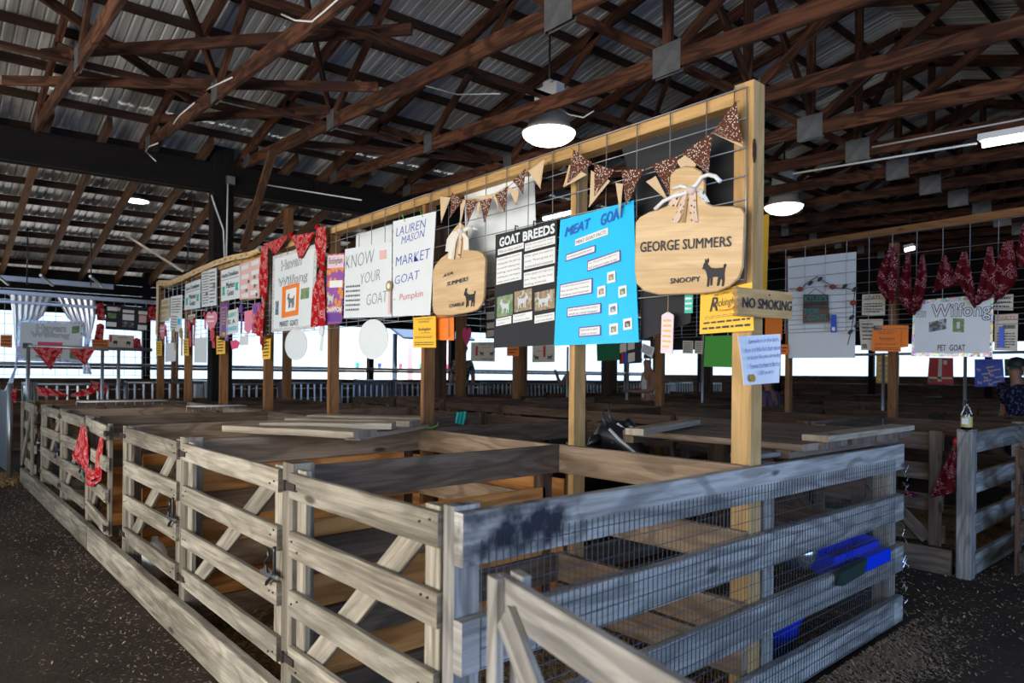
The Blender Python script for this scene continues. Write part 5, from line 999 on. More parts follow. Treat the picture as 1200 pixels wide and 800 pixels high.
# hanging dark bandanas
for k, (L_, R_, nm) in enumerate((([(1041, 281), (1030, 305), (1027, 320), (1032, 335), (1041, 346)], [(1049, 280), (1051, 300), (1050, 325), (1047, 340), (1044, 348)], 'dark red bandana hanging first from the left on the wire across the aisle'),
        ([(1060, 290), (1053, 320), (1053, 345), (1066, 360)], [(1066, 288), (1067, 315), (1069, 340), (1070, 360)], 'dark red bandana hanging second from the left on that wire'), ([(1078, 290), (1072, 320), (1069, 345), (1070, 360)], [(1081, 289), (1085, 310), (1084, 330), (1079, 352)], 'narrow dark red bandana hanging third from the left'),
        ([(1103, 288), (1097, 310), (1091, 333)], [(1108, 290), (1117, 308), (1124, 322)], 'short fan-shaped dark red bandana above the PET GOAT board'), ([(1126, 285), (1117, 310), (1128, 330), (1141, 350)], [(1131, 284), (1136, 305), (1141, 330), (1143, 350)], 'dark red bandana pointing down over the top of the PET GOAT board'),
        ([(1156, 278), (1150, 305), (1145, 330), (1143, 348)], [(1161, 278), (1165, 305), (1164, 325), (1160, 338)], 'dark red bandana hanging over the right half of the PET GOAT board'), ([(1174, 272), (1165, 300), (1163, 325), (1164, 345)], [(1185, 270), (1189, 295), (1192, 315), (1184, 328)], 'wide dark red bandana right of the PET GOAT board'),
        ([(1196, 250), (1188, 285), (1192, 300)], [(1206, 250), (1210, 290), (1206, 305)], 'dark red bandana at the right edge of the picture'))):
    cloth_strip('bandana', nm, 'bandana', L_, R_, 'bandana2', X=XG - .03, amp=.02, waves=1.5, uvs=.7)
f = sign2([(1009, 337), (1036, 335), (1036, 361), (1009, 361)], 'notice_sheet', 'cream notice with a green clover left of the orange sponsor sign', 'notice', M['cream'], X2 - .004); lines(f, .1, .1, .9, .6, 4, M['ink'], f.top); text(f, 'GOATS', .1, .75, .8, .92, M['ink'], f.top)
f = sign2([(1006, 366), (1034, 365), (1034, 402), (1009, 402)], 'notice_sheet', 'cream notice with small photographs behind the orange sponsor sign', 'notice', M['cream'], X2 - .004); lines(f, .1, .3, .6, .9, 5, M['ink'], f.top); card(f, .6, .6, .95, .8, M['photo_d'], 'photo'); card(f, .05, .05, .3, .2, M['photo_d'], 'photo')
f = sign2([(1165, 357), (1192, 356), (1192, 399), (1165, 399)], 'notice_sheet', 'cream notice sheet right of the PET GOAT board', 'notice', M['cream'], X2 - .004); lines(f, .1, .05, .9, .5, 6, M['ink'], f.top); card(f, .35, .6, .9, .7, M['photo_d'], 'photo'); text(f, 'PARTS', .1, .85, .9, .95, M['penred'], f.top)
f = sign2([(1170, 371), (1176, 371), (1176.5, 396), (1169, 396)], 'flat_ribbon', 'blue flat ribbon pinned on the cream notice right of the PET GOAT board', 'ribbon', M['ribblue'], XG - .012)
f = sign2([(1160, 335), (1186, 333), (1186, 352), (1160, 352)], 'notice_sheet', 'cream notice strip high at the right behind the bandanas', 'notice', M['cream'], X2 - .004); lines(f, .1, .1, .9, .9, 3, M['ink'], f.top)
t_ = thing('poster_rail', 'low steel rail carrying the posters on the far pens at right', 'rail', (10.16, 2.3, 0)); tube(t_, 'rail', [(10.16, .9, 1.74), (10.16, 4.2, 1.74)], .02, M['steel'], 8)
for y in (.9, 2.5, 4.2): tube(t_, 'upright', [(10.16, y, 0), (10.16, y, 1.74)], .02, M['steel'], 8)
# posters hung low on the far pens at right
for px, lb, mt, txt in (([(1027, 408), (1054, 408), (1054, 440), (1027, 440)], 'yellow poster low on the far pens beside the brown post', 'gold', 0), ([(1089, 409), (1117, 409), (1118, 440), (1087, 440)], 'dark red poster with white paper strips low on the far pens', 'red', 1), ([(1142, 410), (1175, 409), (1178, 441), (1143, 442)], 'blue fact poster with cut-out animals low on the far pens', 'ribblue', 2)):
    f = sign2(px, 'poster', lb, 'poster', M[mt], 10.13)
    if txt == 0: [card(f, .1, v, .9, v + .08, M['cream'], 'paper_strip') for v in (.1, .3, .5, .68)]
    if txt == 1: card(f, .4, .1, .55, .95, M['cream'], 'paper_strip'); card(f, .05, .2, .95, .27, M['cream'], 'paper_strip'); card(f, .05, .05, .2, .2, M['photo_d'], 'photo'); card(f, .6, .75, .75, .9, M['cream'], 'paper_strip')
    if txt == 2:
        text(f, 'HOG  FACTS', .15, .86, .9, .94, M['ink'], f.top)
        for u, v in ((.05, .55), (.45, .5), (.3, .25), (.5, .35), (.08, .08), (.45, .02)): goat_mark(f, u, v, u + .17, v + .14, M['peach'], f.top, .005, False, 'animal_cutout', .001)
        for u, v in ((.25, .42), (.4, .66), (.62, .56), (.7, .3), (.3, .17), (.62, .12)): card(f, u, v, u + .28, v + .05, M['cream'], 'paper_strip', rot=.04)
f = sign2([(1177, 409), (1200, 408), (1200, 428), (1178, 429)], 'poster', 'green poster at the far right, partly behind a person', 'poster', M['dkgreen'], 10.13); text(f, 'HOGS', .1, .7, .7, .9, M['ink'], f.top)
# cards seen under and between the signs of the first display
f = sign2([(568, 362), (600, 360), (600, 397), (569, 397)], 'poster', 'black poster covered in small text cards, under the smaller cutting board', 'poster', M['felt']); [card(f, u, v, u + w_, v + h_, M['cream'], 'text_card', rot=.03) for u, v, w_, h_ in ((.05, .62, .3, .25), (.4, .65, .35, .3), (.05, .32, .3, .2), (.05, .04, .3, .22), (.4, .04, .3, .16), (.82, .5, .18, .2), (.82, .1, .18, .2))]; card(f, .4, .28, .75, .5, M['photo_d'], 'photo')
f = sign2([(552, 402), (580, 401), (580, 424), (552, 424)], 'show_board', 'grey show board with two goat silhouettes and red lettering', 'board', M['cream']); goat_mark(f, .38, .3, .55, .55, M['ink'], f.top); goat_mark(f, .8, .3, .97, .55, M['ink'], f.top, flip=True); text(f, 'MARKET GOAT', .35, .84, .98, .95, M['ink'], f.top); lines(f, .5, .68, .9, .76, 1, M['penred'], f.top); text(f, 'DAIRY GOAT', .45, .06, .95, .18, M['ink'], f.top); card(f, .2, .3, .3, .8, M['red'], 'red_ribbon')
f = sign2([(624, 404), (650, 403), (650, 423), (624, 424)], 'show_board', 'grey show board with two goat silhouettes and a red ribbon, under the black poster', 'board', M['cream']); goat_mark(f, .08, .15, .3, .45, M['ink'], f.top); goat_mark(f, .7, .15, .92, .45, M['ink'], f.top, flip=True); lines(f, .2, .6, .8, .7, 1, M['penred'], f.top); card(f, .5, .3, .6, .95, M['red'], 'red_ribbon')
f = sign2([(594, 406), (608, 405), (608, 417), (594, 417)], 'card', 'small orange card under the black poster', 'card', M['orange'], XG - .015); lines(f, .1, .2, .9, .8, 2, M['ink'], f.top)
f = sign2([(541, 385), (552, 384), (552, 407), (541, 407)], 'heart_card', 'red heart card stack hanging on a brown post under the cutting board', 'card', M['hotpink'], XG - .015, HEART)
f = sheet_thing([(726, 398), (752, 396), (752, 422), (726, 424)], 'poster', 'dark poster with white sheets and ribbons under the bright blue poster', 'poster', M['felt'], val=XG - .014); [card(f, u, v, u + .3, v + .4, M['cream'], 'text_card', rot=.05) for u, v in ((.02, .5), (.38, .6), (.4, .05))]; card(f, .1, .0, .2, .55, M['red'], 'red_ribbon'); card(f, .24, .0, .34, .55, M['ribblue'], 'blue_ribbon')
f = sheet_thing([(753, 399), (767, 404), (764, 416), (751, 409)], 'notice_sheet', 'white notice sheet hanging askew above the person in the white vest', 'notice', M['paper'], val=XG - .02); lines(f, .1, .1, .9, .9, 6, M['ink'], f.top)
f = sheet_thing([(800, 395), (812, 395), (812, 410), (800, 410)], 'notice_sheet', 'white notice sheet under the black card, left one of two', 'notice', M['cream'], val=XG - .014); lines(f, .1, .1, .9, .9, 5, M['ink'], f.top)
f = sheet_thing([(814, 395), (823, 395), (823, 410), (814, 410)], 'notice_sheet', 'white notice sheet beside the bright green card', 'notice', M['cream'], val=XG - .014); lines(f, .1, .1, .9, .9, 5, M['ink'], f.top)
for k, (x, y0, y1) in enumerate(((1035, 405, 452), (735 - 0, 420, 452), (823, 388, 462), (665, 405, 470), (1131, 400, 452))):
    q_ = on(x, y0, 'X', 7.9); o = tube(None, 'steel_upright', [Vector((q_.x, q_.y, 0)), q_], .018, M['steel'], 8); tag(o, ('thin steel upright behind the brown post by the orange sponsor sign', 'thin steel upright left of the person in the white vest', 'thin steel upright at the left edge of the bright green card', 'thin steel upright just left of the second display post', 'thin steel upright under the PET GOAT board')[k], 'pipe')

# ------------------------------------------------------------------ pipe pens behind the wooden pens
PG = 'grey steel pipe pen panels standing behind the wooden pens'
def pipe_panel(x0, x1, y, zt, label, bars=True, mat='steel', zb=.25, n=None, ydir=None, group=None):
    q = lambda a, z: Vector((x0 + (x1 - x0) * a, y if ydir is None else y + (ydir - y) * a, z)); L = (q(1, 0) - q(0, 0)).length
    t_ = thing('pipe_pen_panel', label, 'pen panel', q(.5, 0), group)
    for z, r_ in ((zt, .022), (zb, .018)): tube(t_, 'rail', [q(0, z), q(1, z)], r_, M[mat], 8)
    for a in (0, 1): tube(t_, 'end_post', [q(a, 0), q(a, zt + .03)], .024, M[mat], 8)
    b = MB(); n = n or int(L / .115)
    for k in range(1, n): b.tube([q(k / n, zb), q(k / n, zt)], .017, 5, False)
    o = b.build('bars', M[mat], t_); o['kind'] = 'stuff'; return t_
wh = ['behind the Market Hogs board', 'behind the far display posts', 'below the purple banner', 'below the left oval board', 'below the right oval board', 'behind the third display post', 'behind the man in the plaid shirt', 'below the black poster', 'below the bright blue poster', 'behind the person in the white vest', 'behind the near post note', 'behind the tall white board', 'behind the orange sponsor sign', 'behind the red poster', 'behind the blue fact poster']
for k, lb in enumerate(wh): pipe_panel(.25 + k * 1.15, 1.36 + k * 1.15, 9.95 + (.25 if k % 3 == 1 else 0), 1.17 + .02 * (k % 2), 'grey steel pipe pen panel ' + lb)
pipe_panel(.1, .12, 9.2, 1.18, 'grey steel pipe panel running away from the left end of the pens', ydir=10.0); pipe_panel(2.9, 2.95, 10.35, 1.2, 'pipe panel running back, left of the right oval board', ydir=12.2); pipe_panel(6.4, 6.45, 10.35, 1.22, 'blue-grey pipe panel running back below the black poster', ydir=12.4, mat='roofblue')
t_ = thing('sheet_panel_gate', 'blue-grey sheet metal gate at the far left aisle', 'gate', (-.12, 9.6, 0))
plank(t_, 'sheet', (-.12, 9.0, .6), (-.16, 10.25, .6), 1.0, .02, M['roofblue']); [tube(t_, 'post', [(-.12 - .03 * k, 9.0 + 1.25 * k, 0), (-.12 - .03 * k, 9.0 + 1.25 * k, 1.2)], .03, M['steel'], 8) for k in (0, 1)]
t_ = thing('pipe_goalpost', 'tall inverted-U steel pipe frame with two red bandanas hung on it', 'frame', (.6, 9.3, 0)); pts = [on(33, 530, 'Y', 9.3), on(33, 417, 'Y', 9.3), on(178, 415, 'Y', 9.3)]; pts[0].z = 0; zt = pts[1].z; pts[2].z = zt
tube(t_, 'left_leg', pts[:2], .022, M['steel'], 8); tube(t_, 'top_pipe', pts[1:], .022, M['steel'], 8)
for x in (120, 139): p = on(x, 417, 'Y', 9.3); p.z = zt; tube(t_, 'leg', [p, Vector((p.x, p.y, 0))], .022, M['steel'], 8)
YH = 9.262
def by(Lp, Rp, label, amp=.02): o = bclo(Lp, Rp, 'bandana', None, YH, amp, 1.5, 'bandana', 'Y', (0, -1, 0), .8); tag(o, label, 'bandana')
by([(36, 417), (46, 428), (58, 443)], [(74, 418), (66, 430), (60, 444)], 'red bandana hung by two corners left on the pipe frame'); by([(80, 419), (88, 428), (98, 437)], [(112, 417), (106, 427), (100, 438)], 'red bandana hung by two corners right on the pipe frame')
o = cloth(None, 'bandana', [on(x, y, 'Y', 8.645) for x, y in ((42, 464), (60, 466), (80, 472))], [on(x, y, 'Y', 8.645) for x, y in ((46, 475), (62, 475), (80, 475))], M['bandana'], 12, 6, .01, 1, (0, -1, 0), uvs=.8); tag(o, 'red bandana draped along the end rail, left half', 'bandana')
o = cloth(None, 'bandana', [on(x, y, 'Y', 8.645) for x, y in ((84, 472), (100, 466), (114, 460))], [on(x, y, 'Y', 8.645) for x, y in ((84, 475), (100, 474), (112, 470))], M['bandana'], 12, 6, .01, 1, (0, -1, 0), uvs=.8); tag(o, 'red bandana draped along the end rail, right half', 'bandana')
cloth_strip('bandana', 'red bandana knotted on the far left pipe gate', 'bandana', [(15, 468), (14, 476), (16, 483)], [(20, 466), (20, 474), (19, 484)], 'bandana', 'Y', 8.985, (0, -1, 0), .01, 1)
cloth_strip('bandana', 'red bandana on the pipe panel right of the pipe frame legs', 'bandana', [(106, 455), (108, 464)], [(128, 461), (122, 472)], 'bandana', 'Y', 9.92, (0, -1, 0), .015, 1.5)
t_ = thing('sign_stand', 'wire panel on two posts carrying the signs at the far left', 'wire panel', (1, 10.56, 0))
for x in (-.35, 2.2): plank(t_, 'post', (x, 10.62, 0), (x, 10.62, 2.5), .09, .09, W['brownpost'], hax=(1, 0, 0))
b = MB()
for k in range(18): b.tube([(-.35 + k * .15, 10.53, 1.3), (-.35 + k * .15, 10.53, 2.45)], .003, 4, False)
for k in range(9): b.tube([(-.35, 10.53, 1.3 + k * .143), (2.2, 10.53, 1.3 + k * .143)], .003, 4, False)
o = b.build('wires', M['wire'], t_); o['kind'] = 'stuff'; plank(t_, 'top_rail', (-.4, 10.6, 2.47), (2.25, 10.6, 2.47), .06, .05, W['brownpost'])
# Market Hogs board, curtains, small signs at the left
YB = 10.5
def signY(px, name, label, cat, mat, Y=YB, poly=None): return sheet_thing(px, name, label, cat, mat, 'Y', Y, poly)
f = signY([(20, 386), (97, 387), (96, 435), (20, 434)], 'show_board', 'big white board with holographic border reading MARKET HOGS at the far left', 'board', M['holo'], 10.36)
slab(f, 'board_face', M['white'], rect(.04, .06, .96, .94), .002, .004, f.top); bubble(f, 'Haven', .28, .74, .72, .90, f.top); bubble(f, 'Wilfong', .20, .56, .78, .72, f.top); card(f, .30, .20, .68, .48, M['hotpink'], 'pink_card', .007); card(f, .82, .70, .94, .88, M['photo_g'], 'photo', .006, .001, .03); card(f, .08, .30, .22, .44, M['photo_d'], 'photo', .006); card(f, .80, .10, .95, .26, M['photo_g'], 'photo', .006, .001, -.03); text(f, 'MARKET  HOGS', .28, .08, .66, .16, M['ink'], f.top, .008, .012)
cu = thing('foil_curtain', 'left silver foil curtain gathered beside the Market Hogs board', 'curtain', on(15, 500, 'Y', 10.45))
cloth(cu, 'curtain_drop', [on(x, y, 'Y', 10.46) for x, y in ((10, 357), (14, 385), (18, 420), (18, 440), (6, 470), (4, 500))], [on(x, y, 'Y', 10.46) for x, y in ((60, 358), (50, 380), (24, 405), (21, 435), (14, 470), (10, 500))], M['silver'], 30, 26, .03, 6, (0, -1, 0))
cu = thing('foil_curtain', 'right silver foil curtain gathered beside the Market Hogs board', 'curtain', on(100, 445, 'Y', 10.45))
cloth(cu, 'curtain_drop', [on(x, y, 'Y', 10.46) for x, y in ((64, 358), (76, 380), (98, 405), (97, 430), (97, 448))], [on(x, y, 'Y', 10.46) for x, y in ((110, 357), (111, 380), (106, 405), (102, 430), (108, 448))], M['silver'], 30, 26, .03, 6, (0, -1, 0))
tube(cu, 'curtain_rod', [on(8, 357, 'Y', 10.46), on(114, 357, 'Y', 10.46)], .012, M['steel'])
f = signY([(123, 366), (173, 369), (172, 397), (123, 395)], 'poster', 'black trifold poster with white cards left of the far display', 'poster', M['felt'])
for u0, v0, u1, v1, mt in ((.03, .76, .27, .92, 'paper'), (.05, .46, .24, .66, 'photo_g'), (.02, .12, .25, .3, 'paper'), (.39, .72, .66, .84, 'paper'), (.39, .42, .66, .66, 'paper'), (.39, .14, .66, .36, 'photo_d'), (.76, .7, .98, .84, 'paper'), (.78, .36, .96, .66, 'peach'), (.76, .06, .98, .26, 'paper'), (.25, .78, .33, .9, 'peach')): card(f, u0, v0, u1, v1, M[mt], 'pasted_card')
f = signY([(127, 401), (157, 402), (156, 420), (127, 419)], 'show_board', 'grey Market Hogs board with two hog silhouettes', 'board', M['cream']); text(f, 'Market Hogs', .25, .05, .9, .24, M['ink'], f.top); lines(f, .35, .75, .85, .9, 1, M['penred'], f.top); card(f, .04, .5, .12, .95, M['red'], 'red_ribbon')
for u in (.16, .68): slab(f, 'hog_silhouette', M['ink'], [(u, .5), (u + .03, .42), (u + .03, .32), (u + .05, .32), (u + .06, .42), (u + .13, .42), (u + .14, .32), (u + .16, .32), (u + .17, .45), (u + .2, .5), (u + .17, .6), (u + .05, .62)], .001, .005, f.top)
for px, lb in (([(0, 404), (14, 404), (14, 419), (0, 418)], 'orange sponsor sign at the left edge of the picture'), ([(107, 407), (127, 407), (127, 421), (108, 420)], 'orange sponsor sign below the black trifold poster')):
    f = signY(px, 'sponsor_sign', lb, 'sign', M['orange']); lines(f, .1, .1, .9, .9, 3, M['ink'], f.top)
for a in (((116, 368), (118, 385), 'red rosette hanging left of the black trifold poster'), ((117, 392), (115, 408), 'dark red rosette hanging below the black trifold poster'), ((177, 370), (178, 384), 'red rosette hanging right of the black trifold poster'), ((160, 408), (161, 418), 'dark red bow beside the grey Market Hogs board')):
    c, e = on(*a[0], 'Y', 10.50), on(*a[1], 'Y', 10.50); t_ = thing('award_ribbon', a[2], 'ribbon', e); cloth(t_, 'streamer', [c - Vector((.05, 0, 0)), e - Vector((.06, 0, 0))], [c + Vector((.05, 0, 0)), e + Vector((.06, 0, 0))], M['bandana'], 8, 6, .01, 1.5, (0, -1, 0)); lathe(t_, 'rosette', c, [(0, -.05), (.05, -.02), (.055, .02), (0, .05)], M['red'], 12)
# overhead steel track at top left
t_ = thing('overhead_track', 'galvanised steel rails hung overhead at the far left', 'rack', on(90, 375, 'Y', 9.3))
for (a, b_, Y, h_) in (((-30, 339), (131, 342), 10.2, .07), ((-30, 349), (190, 366), 9.3, .05), ((-30, 361), (112, 372), 8.9, .035), ((-30, 352), (120, 360), 9.6, .04)):
    A_, B_ = on(*a, 'Y', Y), on(*b_, 'Y', Y); B_.z = A_.z = (A_.z + B_.z) / 2; plank(t_, 'steel_rail', A_, B_, h_, .04, M['steel'])
for x in (8, 60, 118): A_, B_ = on(x, 345, 'Y', 10.1), on(x - 14, 362, 'Y', 9.0); B_.z = A_.z; plank(t_, 'cross_bar', A_, B_, .03, .03, M['steel'])
for x in (30, 105): A_ = on(x, 345, 'Y', 9.6); tube(t_, 'hanger_rod', [A_, A_ + Vector((0, 0, .75))], .008, M['chain'])

# ------------------------------------------------------------------ beyond the wall
t_ = thing('shed_roof', 'dark blue metal awning outside, seen over the back wall', 'roof', (6.7, 15.5, 0)); A_, B_ = on(462, 397, 'Y', 15.0), on(545, 398, 'Y', 15.0)
plank(t_, 'roof_panel', A_ + Vector((0, 0, .15)), B_ + Vector((0, 0, .15)), 1.0, .06, M['farroof'], hax=(0, 1, .45)); [plank(t_, 'post', (x, 15.3, -.05), (x, 15.3, A_.z + .1), .1, .1, M['farroof'], hax=(1, 0, 0)) for x in (A_.x + .2, B_.x - .2)]
for px, lb, mt in (([(405, 395), (478, 395), (478, 460), (405, 460)], 'sunlit white trailer side outside the barn', 'farhouse'), ([(484, 402), (530, 402), (530, 462), (484, 462)], 'pale pink painted booth outside the barn', 'palepink')):
    t_ = thing('trailer', lb, 'trailer', on(px[0][0], 470, 'Y', 18)); a = on(*px[0], 'Y', 18); c = on(*px[2], 'Y', 18); b = MB(); b.box((a.x, 18, -.05), (c.x, 19.5, a.z)); b.build('body', M[mt], t_)
    for k in range(6): x = a.x + (c.x - a.x) * (.15 + .7 * (k % 3) / 2); z = .9 + .7 * (k // 3); b = MB(); b.box((x, 17.97, z), (x + .12, 17.99, z + .12)); b.build('painted_mark', M[('teal', 'ribblue', 'hotpink')[k % 3]], t_)

# ------------------------------------------------------------------ people and the goat
def skin(name, joints, edges, mat, parent=None, levels=1, loc=(0, 0, 0)):
    """one continuous surface grown round a joint skeleton: joints {key: (x,y,z,rx,ry)}"""
    ks = list(joints); me = bpy.data.meshes.new(name); me.from_pydata([Vector(joints[k][:3]) for k in ks], [(ks.index(a), ks.index(b)) for a, b in edges], [])
    o = put(name, me, parent, loc, mat); md_ = o.modifiers.new('skin', 'SKIN'); md_.use_smooth_shade = True
    for i, k in enumerate(ks): v = me.skin_vertices[0].data[i]; j = joints[k]; v.radius = (j[3], j[4] if len(j) > 4 else j[3]); v.use_root = i == 0
    s_ = o.modifiers.new('sub', 'SUBSURF'); s_.levels = levels; s_.render_levels = levels; return o
def person(x, y, face, label, H, top, shorts, hairmat, arms='down', bend=0.0, sleeves=True):
    """standing figure, facing angle face; skeleton scaled from 1.75 m"""
    k = H / 1.75; c, s_ = math.cos(face), math.sin(face); base = Vector((x, y, 0)); t_ = thing('person', label, 'person', base)
    def W_(f, l, z): z = z * k; f = f * k + (max(0, z - .95) * bend); l = l * k; return (f * c - l * s_, f * s_ + l * c, z)
    J = {'pelvis': (*W_(0, 0, .95), .13 * k, .10 * k), 'belly': (*W_(.01, 0, 1.12), .125 * k, .10 * k), 'chest': (*W_(0, 0, 1.32), .15 * k, .11 * k), 'neck': (*W_(0, 0, 1.48), .055 * k), 'chin': (*W_(.03, 0, 1.56), .06 * k), 'head': (*W_(.02, 0, 1.66), .088 * k, .095 * k)}
    E_ = [('pelvis', 'belly'), ('belly', 'chest'), ('chest', 'neck'), ('neck', 'chin'), ('chin', 'head')]
    for sd, n in ((1, 'l'), (-1, 'r')):
        if arms == 'down': el, wr, hd = (-.02, .24, 1.14), (.08, .25, .90), (.10, .25, .80)
        elif arms == 'fore': el, wr, hd = (.02, .23, 1.14), (.26, .15, 1.12), (.35, .10, 1.13)
        else: el, wr, hd = (.12, .24, 1.18), (.30, .22, 1.36), (.38, .20, 1.44)
        J.update({'sh' + n: (*W_(0, sd * .17, 1.42), .065 * k), 'el' + n: (*W_(el[0], sd * el[1], el[2]), .045 * k), 'wr' + n: (*W_(wr[0], sd * wr[1], wr[2]), .028 * k), 'hd' + n: (*W_(hd[0], sd * hd[1], hd[2]), .034 * k, .018 * k),
                  'hp' + n: (*W_(0, sd * .09, .88), .095 * k), 'kn' + n: (*W_(.02, sd * .10, .50), .06 * k), 'an' + n: (*W_(-.01, sd * .10, .09), .042 * k), 'to' + n: (*W_(.14, sd * .11, .035), .038 * k)})
        E_ += [('chest', 'sh' + n), ('sh' + n, 'el' + n), ('el' + n, 'wr' + n), ('wr' + n, 'hd' + n), ('pelvis', 'hp' + n), ('hp' + n, 'kn' + n), ('kn' + n, 'an' + n), ('an' + n, 'to' + n)]
        for fi, (a, ln) in enumerate(((-.5, .06), (-.17, .085), (.1, .09), (.35, .08), (.6, .065))):
            d_ = [hd[i] - wr[i] for i in range(3)]; L = math.sqrt(sum(q * q for q in d_)); d_ = [q / L for q in d_]; tip = (hd[0] + d_[0] * ln, hd[1] + a * .05, hd[2] + d_[2] * ln - abs(a) * .02)
            J['f%d%s' % (fi, n)] = (*W_(tip[0], sd * tip[1], tip[2]), .009 * k); E_.append(('hd' + n, 'f%d%s' % (fi, n)))
    body = skin('body', J, E_, M['skin'], t_, 1, base)
    sj = {q: (J[q][0], J[q][1], J[q][2], J[q][3] + .018, (J[q][4] if len(J[q]) > 4 else J[q][3]) + .018) for q in ('pelvis', 'belly', 'chest')}; se = [('pelvis', 'belly'), ('belly', 'chest')]
    sj['nk'] = (*W_(0, 0, 1.43), .085 * k, .08 * k); se.append(('chest', 'nk'))
    if sleeves:
        for n in 'lr':
            a, b_ = Vector(J['sh' + n][:3]), Vector(J['el' + n][:3]); sj['s' + n] = (*a, .08 * k); sj['e' + n] = (*a.lerp(b_, .8), .07 * k); se += [('chest', 's' + n), ('s' + n, 'e' + n)]
    skin('shirt', sj, se, top, t_, 1, base)
    tj = {'p': (*W_(0, 0, .93), .145 * k, .12 * k)}; te = []
    for n in 'lr': tj['h' + n] = (*J['hp' + n][:3], .11 * k); tj['k' + n] = (*J['kn' + n][:3], .08 * k); tj['a' + n] = (*Vector(J['an' + n][:3]).lerp(Vector(J['kn' + n][:3]), .15), .065 * k); te += [('p', 'h' + n), ('h' + n, 'k' + n), ('k' + n, 'a' + n)]
    skin('trousers', tj, te, shorts, t_, 1, base)
    hv = base + Vector(W_(-.012, 0, 1.70)); lathe(t_, 'hair', hv, [(.090 * k, -.03 * k), (.099 * k, .0), (.092 * k, .04 * k), (.06 * k, .075 * k), (0, .09 * k)], hairmat, 16)
    for nm, f0, l0, z0, r_ in (('nose', .118, 0, 1.645, .013), ('ear', .015, .098, 1.65, .02), ('ear', .015, -.098, 1.65, .02)): lathe(t_, nm, base + Vector(W_(f0, l0, z0)), [(0, -r_ * 1.3), (r_ * .7, -r_ * .5), (r_ * .7, r_ * .5), (0, r_ * 1.3)], M['skin'], 8)
    for l0 in (.035, -.035): lathe(t_, 'eye', base + Vector(W_(.104, l0, 1.675)), [(0, -.008), (.009, 0), (0, .008)], M['ink'], 8)
    lathe(t_, 'mouth', base + Vector(W_(.112, 0, 1.605)), [(0, -.004), (.018, 0), (0, .004)], M['hotpink'], 8)
    return t_
person(8.1, 10.62, R(200), 'man in a dark plaid short-sleeved shirt standing in the back aisle', 2.0, M['plaid'], M['denim'], M['hair'])
person(8.1, 5.56, R(150), 'person in a white sleeveless vest reaching forward beside the far notices', 1.74, M['vest'], M['denim'], M['hair'], 'fore', 0, False)
person(8.15, 7.25, R(195), 'person half hidden by the second display post with a raised hand', 1.72, M['purplecl'], M['denim'], M['hair'], 'up', 0, False)
person(8.2, 3.46, R(80), 'person in a grey-purple top bending behind the note on the near post', 1.38, M['purplecl'], M['denim'], M['purplecl'], 'down', .2)
person(8.05, .50, R(150), 'person in a dark blue checked shirt at the right edge', 1.58, M['plaid2'], M['denim'], M['black'], 'down', .15)
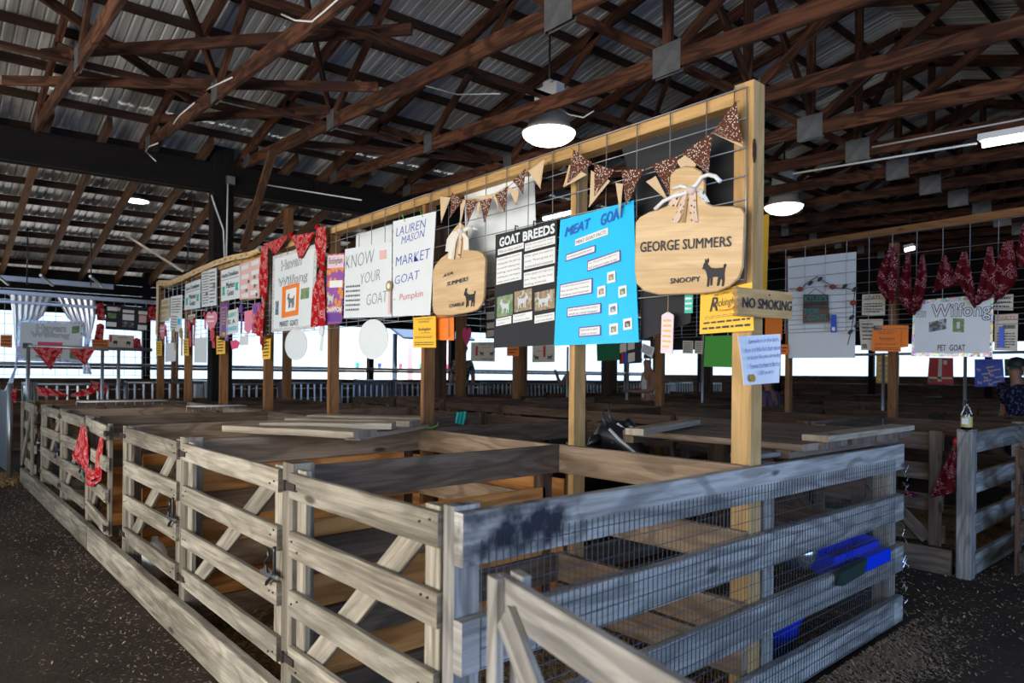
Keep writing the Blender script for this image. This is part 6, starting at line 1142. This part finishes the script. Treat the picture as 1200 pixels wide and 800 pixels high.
# black goat in the right-hand near pen, head over the spine rail
gb = Vector((2.18, 1.62, 0)); G = thing('goat', 'black goat with pale facial stripes looking over the middle rail', 'goat', gb)
gj = {'hip': (.42, .48, .66, .15, .17), 'mid': (.25, .20, .62, .16, .19), 'chest': (.08, -.08, .66, .15, .19), 'neck': (-.03, -.24, .86, .115, .13), 'poll': (-.11, -.36, 1.02, .115, .12), 'brow': (-.125, -.44, 1.0, .09, .095), 'face': (-.14, -.54, .95, .068, .072), 'muz': (-.15, -.66, .88, .052, .05), 'rump': (.50, .60, .68, .10, .11), 'tail': (.54, .67, .76, .03)}
ge = [('hip', 'mid'), ('mid', 'chest'), ('chest', 'neck'), ('neck', 'poll'), ('poll', 'brow'), ('brow', 'face'), ('face', 'muz'), ('hip', 'rump'), ('rump', 'tail')]
for sd, n in ((1, 'l'), (-1, 'r')):
    ox, oy = .08 * sd * .85, -.08 * sd * .5
    gj.update({'fs' + n: (.06 + ox, -.10 + oy, .50, .055), 'fk' + n: (.05 + ox, -.12 + oy, .27, .033), 'fh' + n: (.05 + ox, -.11 + oy, .03, .026), 'hs' + n: (.42 + ox, .50 + oy, .48, .075), 'st' + n: (.39 + ox, .42 + oy, .38, .05), 'hk' + n: (.47 + ox, .58 + oy, .26, .03), 'hh' + n: (.45 + ox, .56 + oy, .03, .026)})
    ge += [('chest', 'fs' + n), ('fs' + n, 'fk' + n), ('fk' + n, 'fh' + n), ('hip', 'hs' + n), ('hs' + n, 'st' + n), ('st' + n, 'hk' + n), ('hk' + n, 'hh' + n)]
skin('body', gj, ge, M['fur'], G, 2, gb)
def gp(x, y, z): return gb + Vector((x, y, z))
HA, HB = gp(-.11, -.36, 1.02), gp(-.15, -.66, .88); hd_ = (HB - HA).normalized(); hn = Vector((-.6, -.25, .75)); hn = (hn - hd_ * hn.dot(hd_)).normalized(); hl = hd_.cross(hn)
for sd in (1, -1):
    a = HA + hl * .07 * sd + hn * .02; e = a + (Vector((-.10, .02, -.05)) if (hl * sd).x < 0 else Vector((.12, -.03, -.02)))
    b = MB(); b.tube([a, a.lerp(e, .5) + Vector((0, 0, .01)), e], [.020, .036, .006], 8); b.build('ear', M['fur'], G, smooth=True)
    tube(G, 'face_stripe', [HA + hd_ * .05 + hl * .030 * sd + hn * .088, HA + hd_ * .15 + hl * .034 * sd + hn * .070, HA + hd_ * .27 + hl * .022 * sd + hn * .047], .010, M['furw'], 6)
    lathe(G, 'eye', HA + hd_ * .11 + hl * .062 * sd + hn * .045, [(0, -.012), (.012, 0), (0, .012)], M['horn'], 8)
    b = MB(); h0 = HA + hn * .07 + hl * .022 * sd; b.tube([h0, h0 + Vector((.0, .02, .05)), h0 + Vector((.012, .035, .11))], [.016, .011, .002], 8); b.build('horn', M['horn'], G, smooth=True)
tg = HA + Vector((.075, -.05, .02)); fr = Fr([tg + Vector(v) for v in ((-.03, .02, .03), (.03, -.03, .03), (.03, -.03, -.03), (-.03, .02, -.03))], (-.65, -.75, 0)); slab(fr, 'ear_tag', M['paper'], [(0, .3), (.2, 1), (.9, .9), (1, .3), (.6, 0)], .004, .03, G)
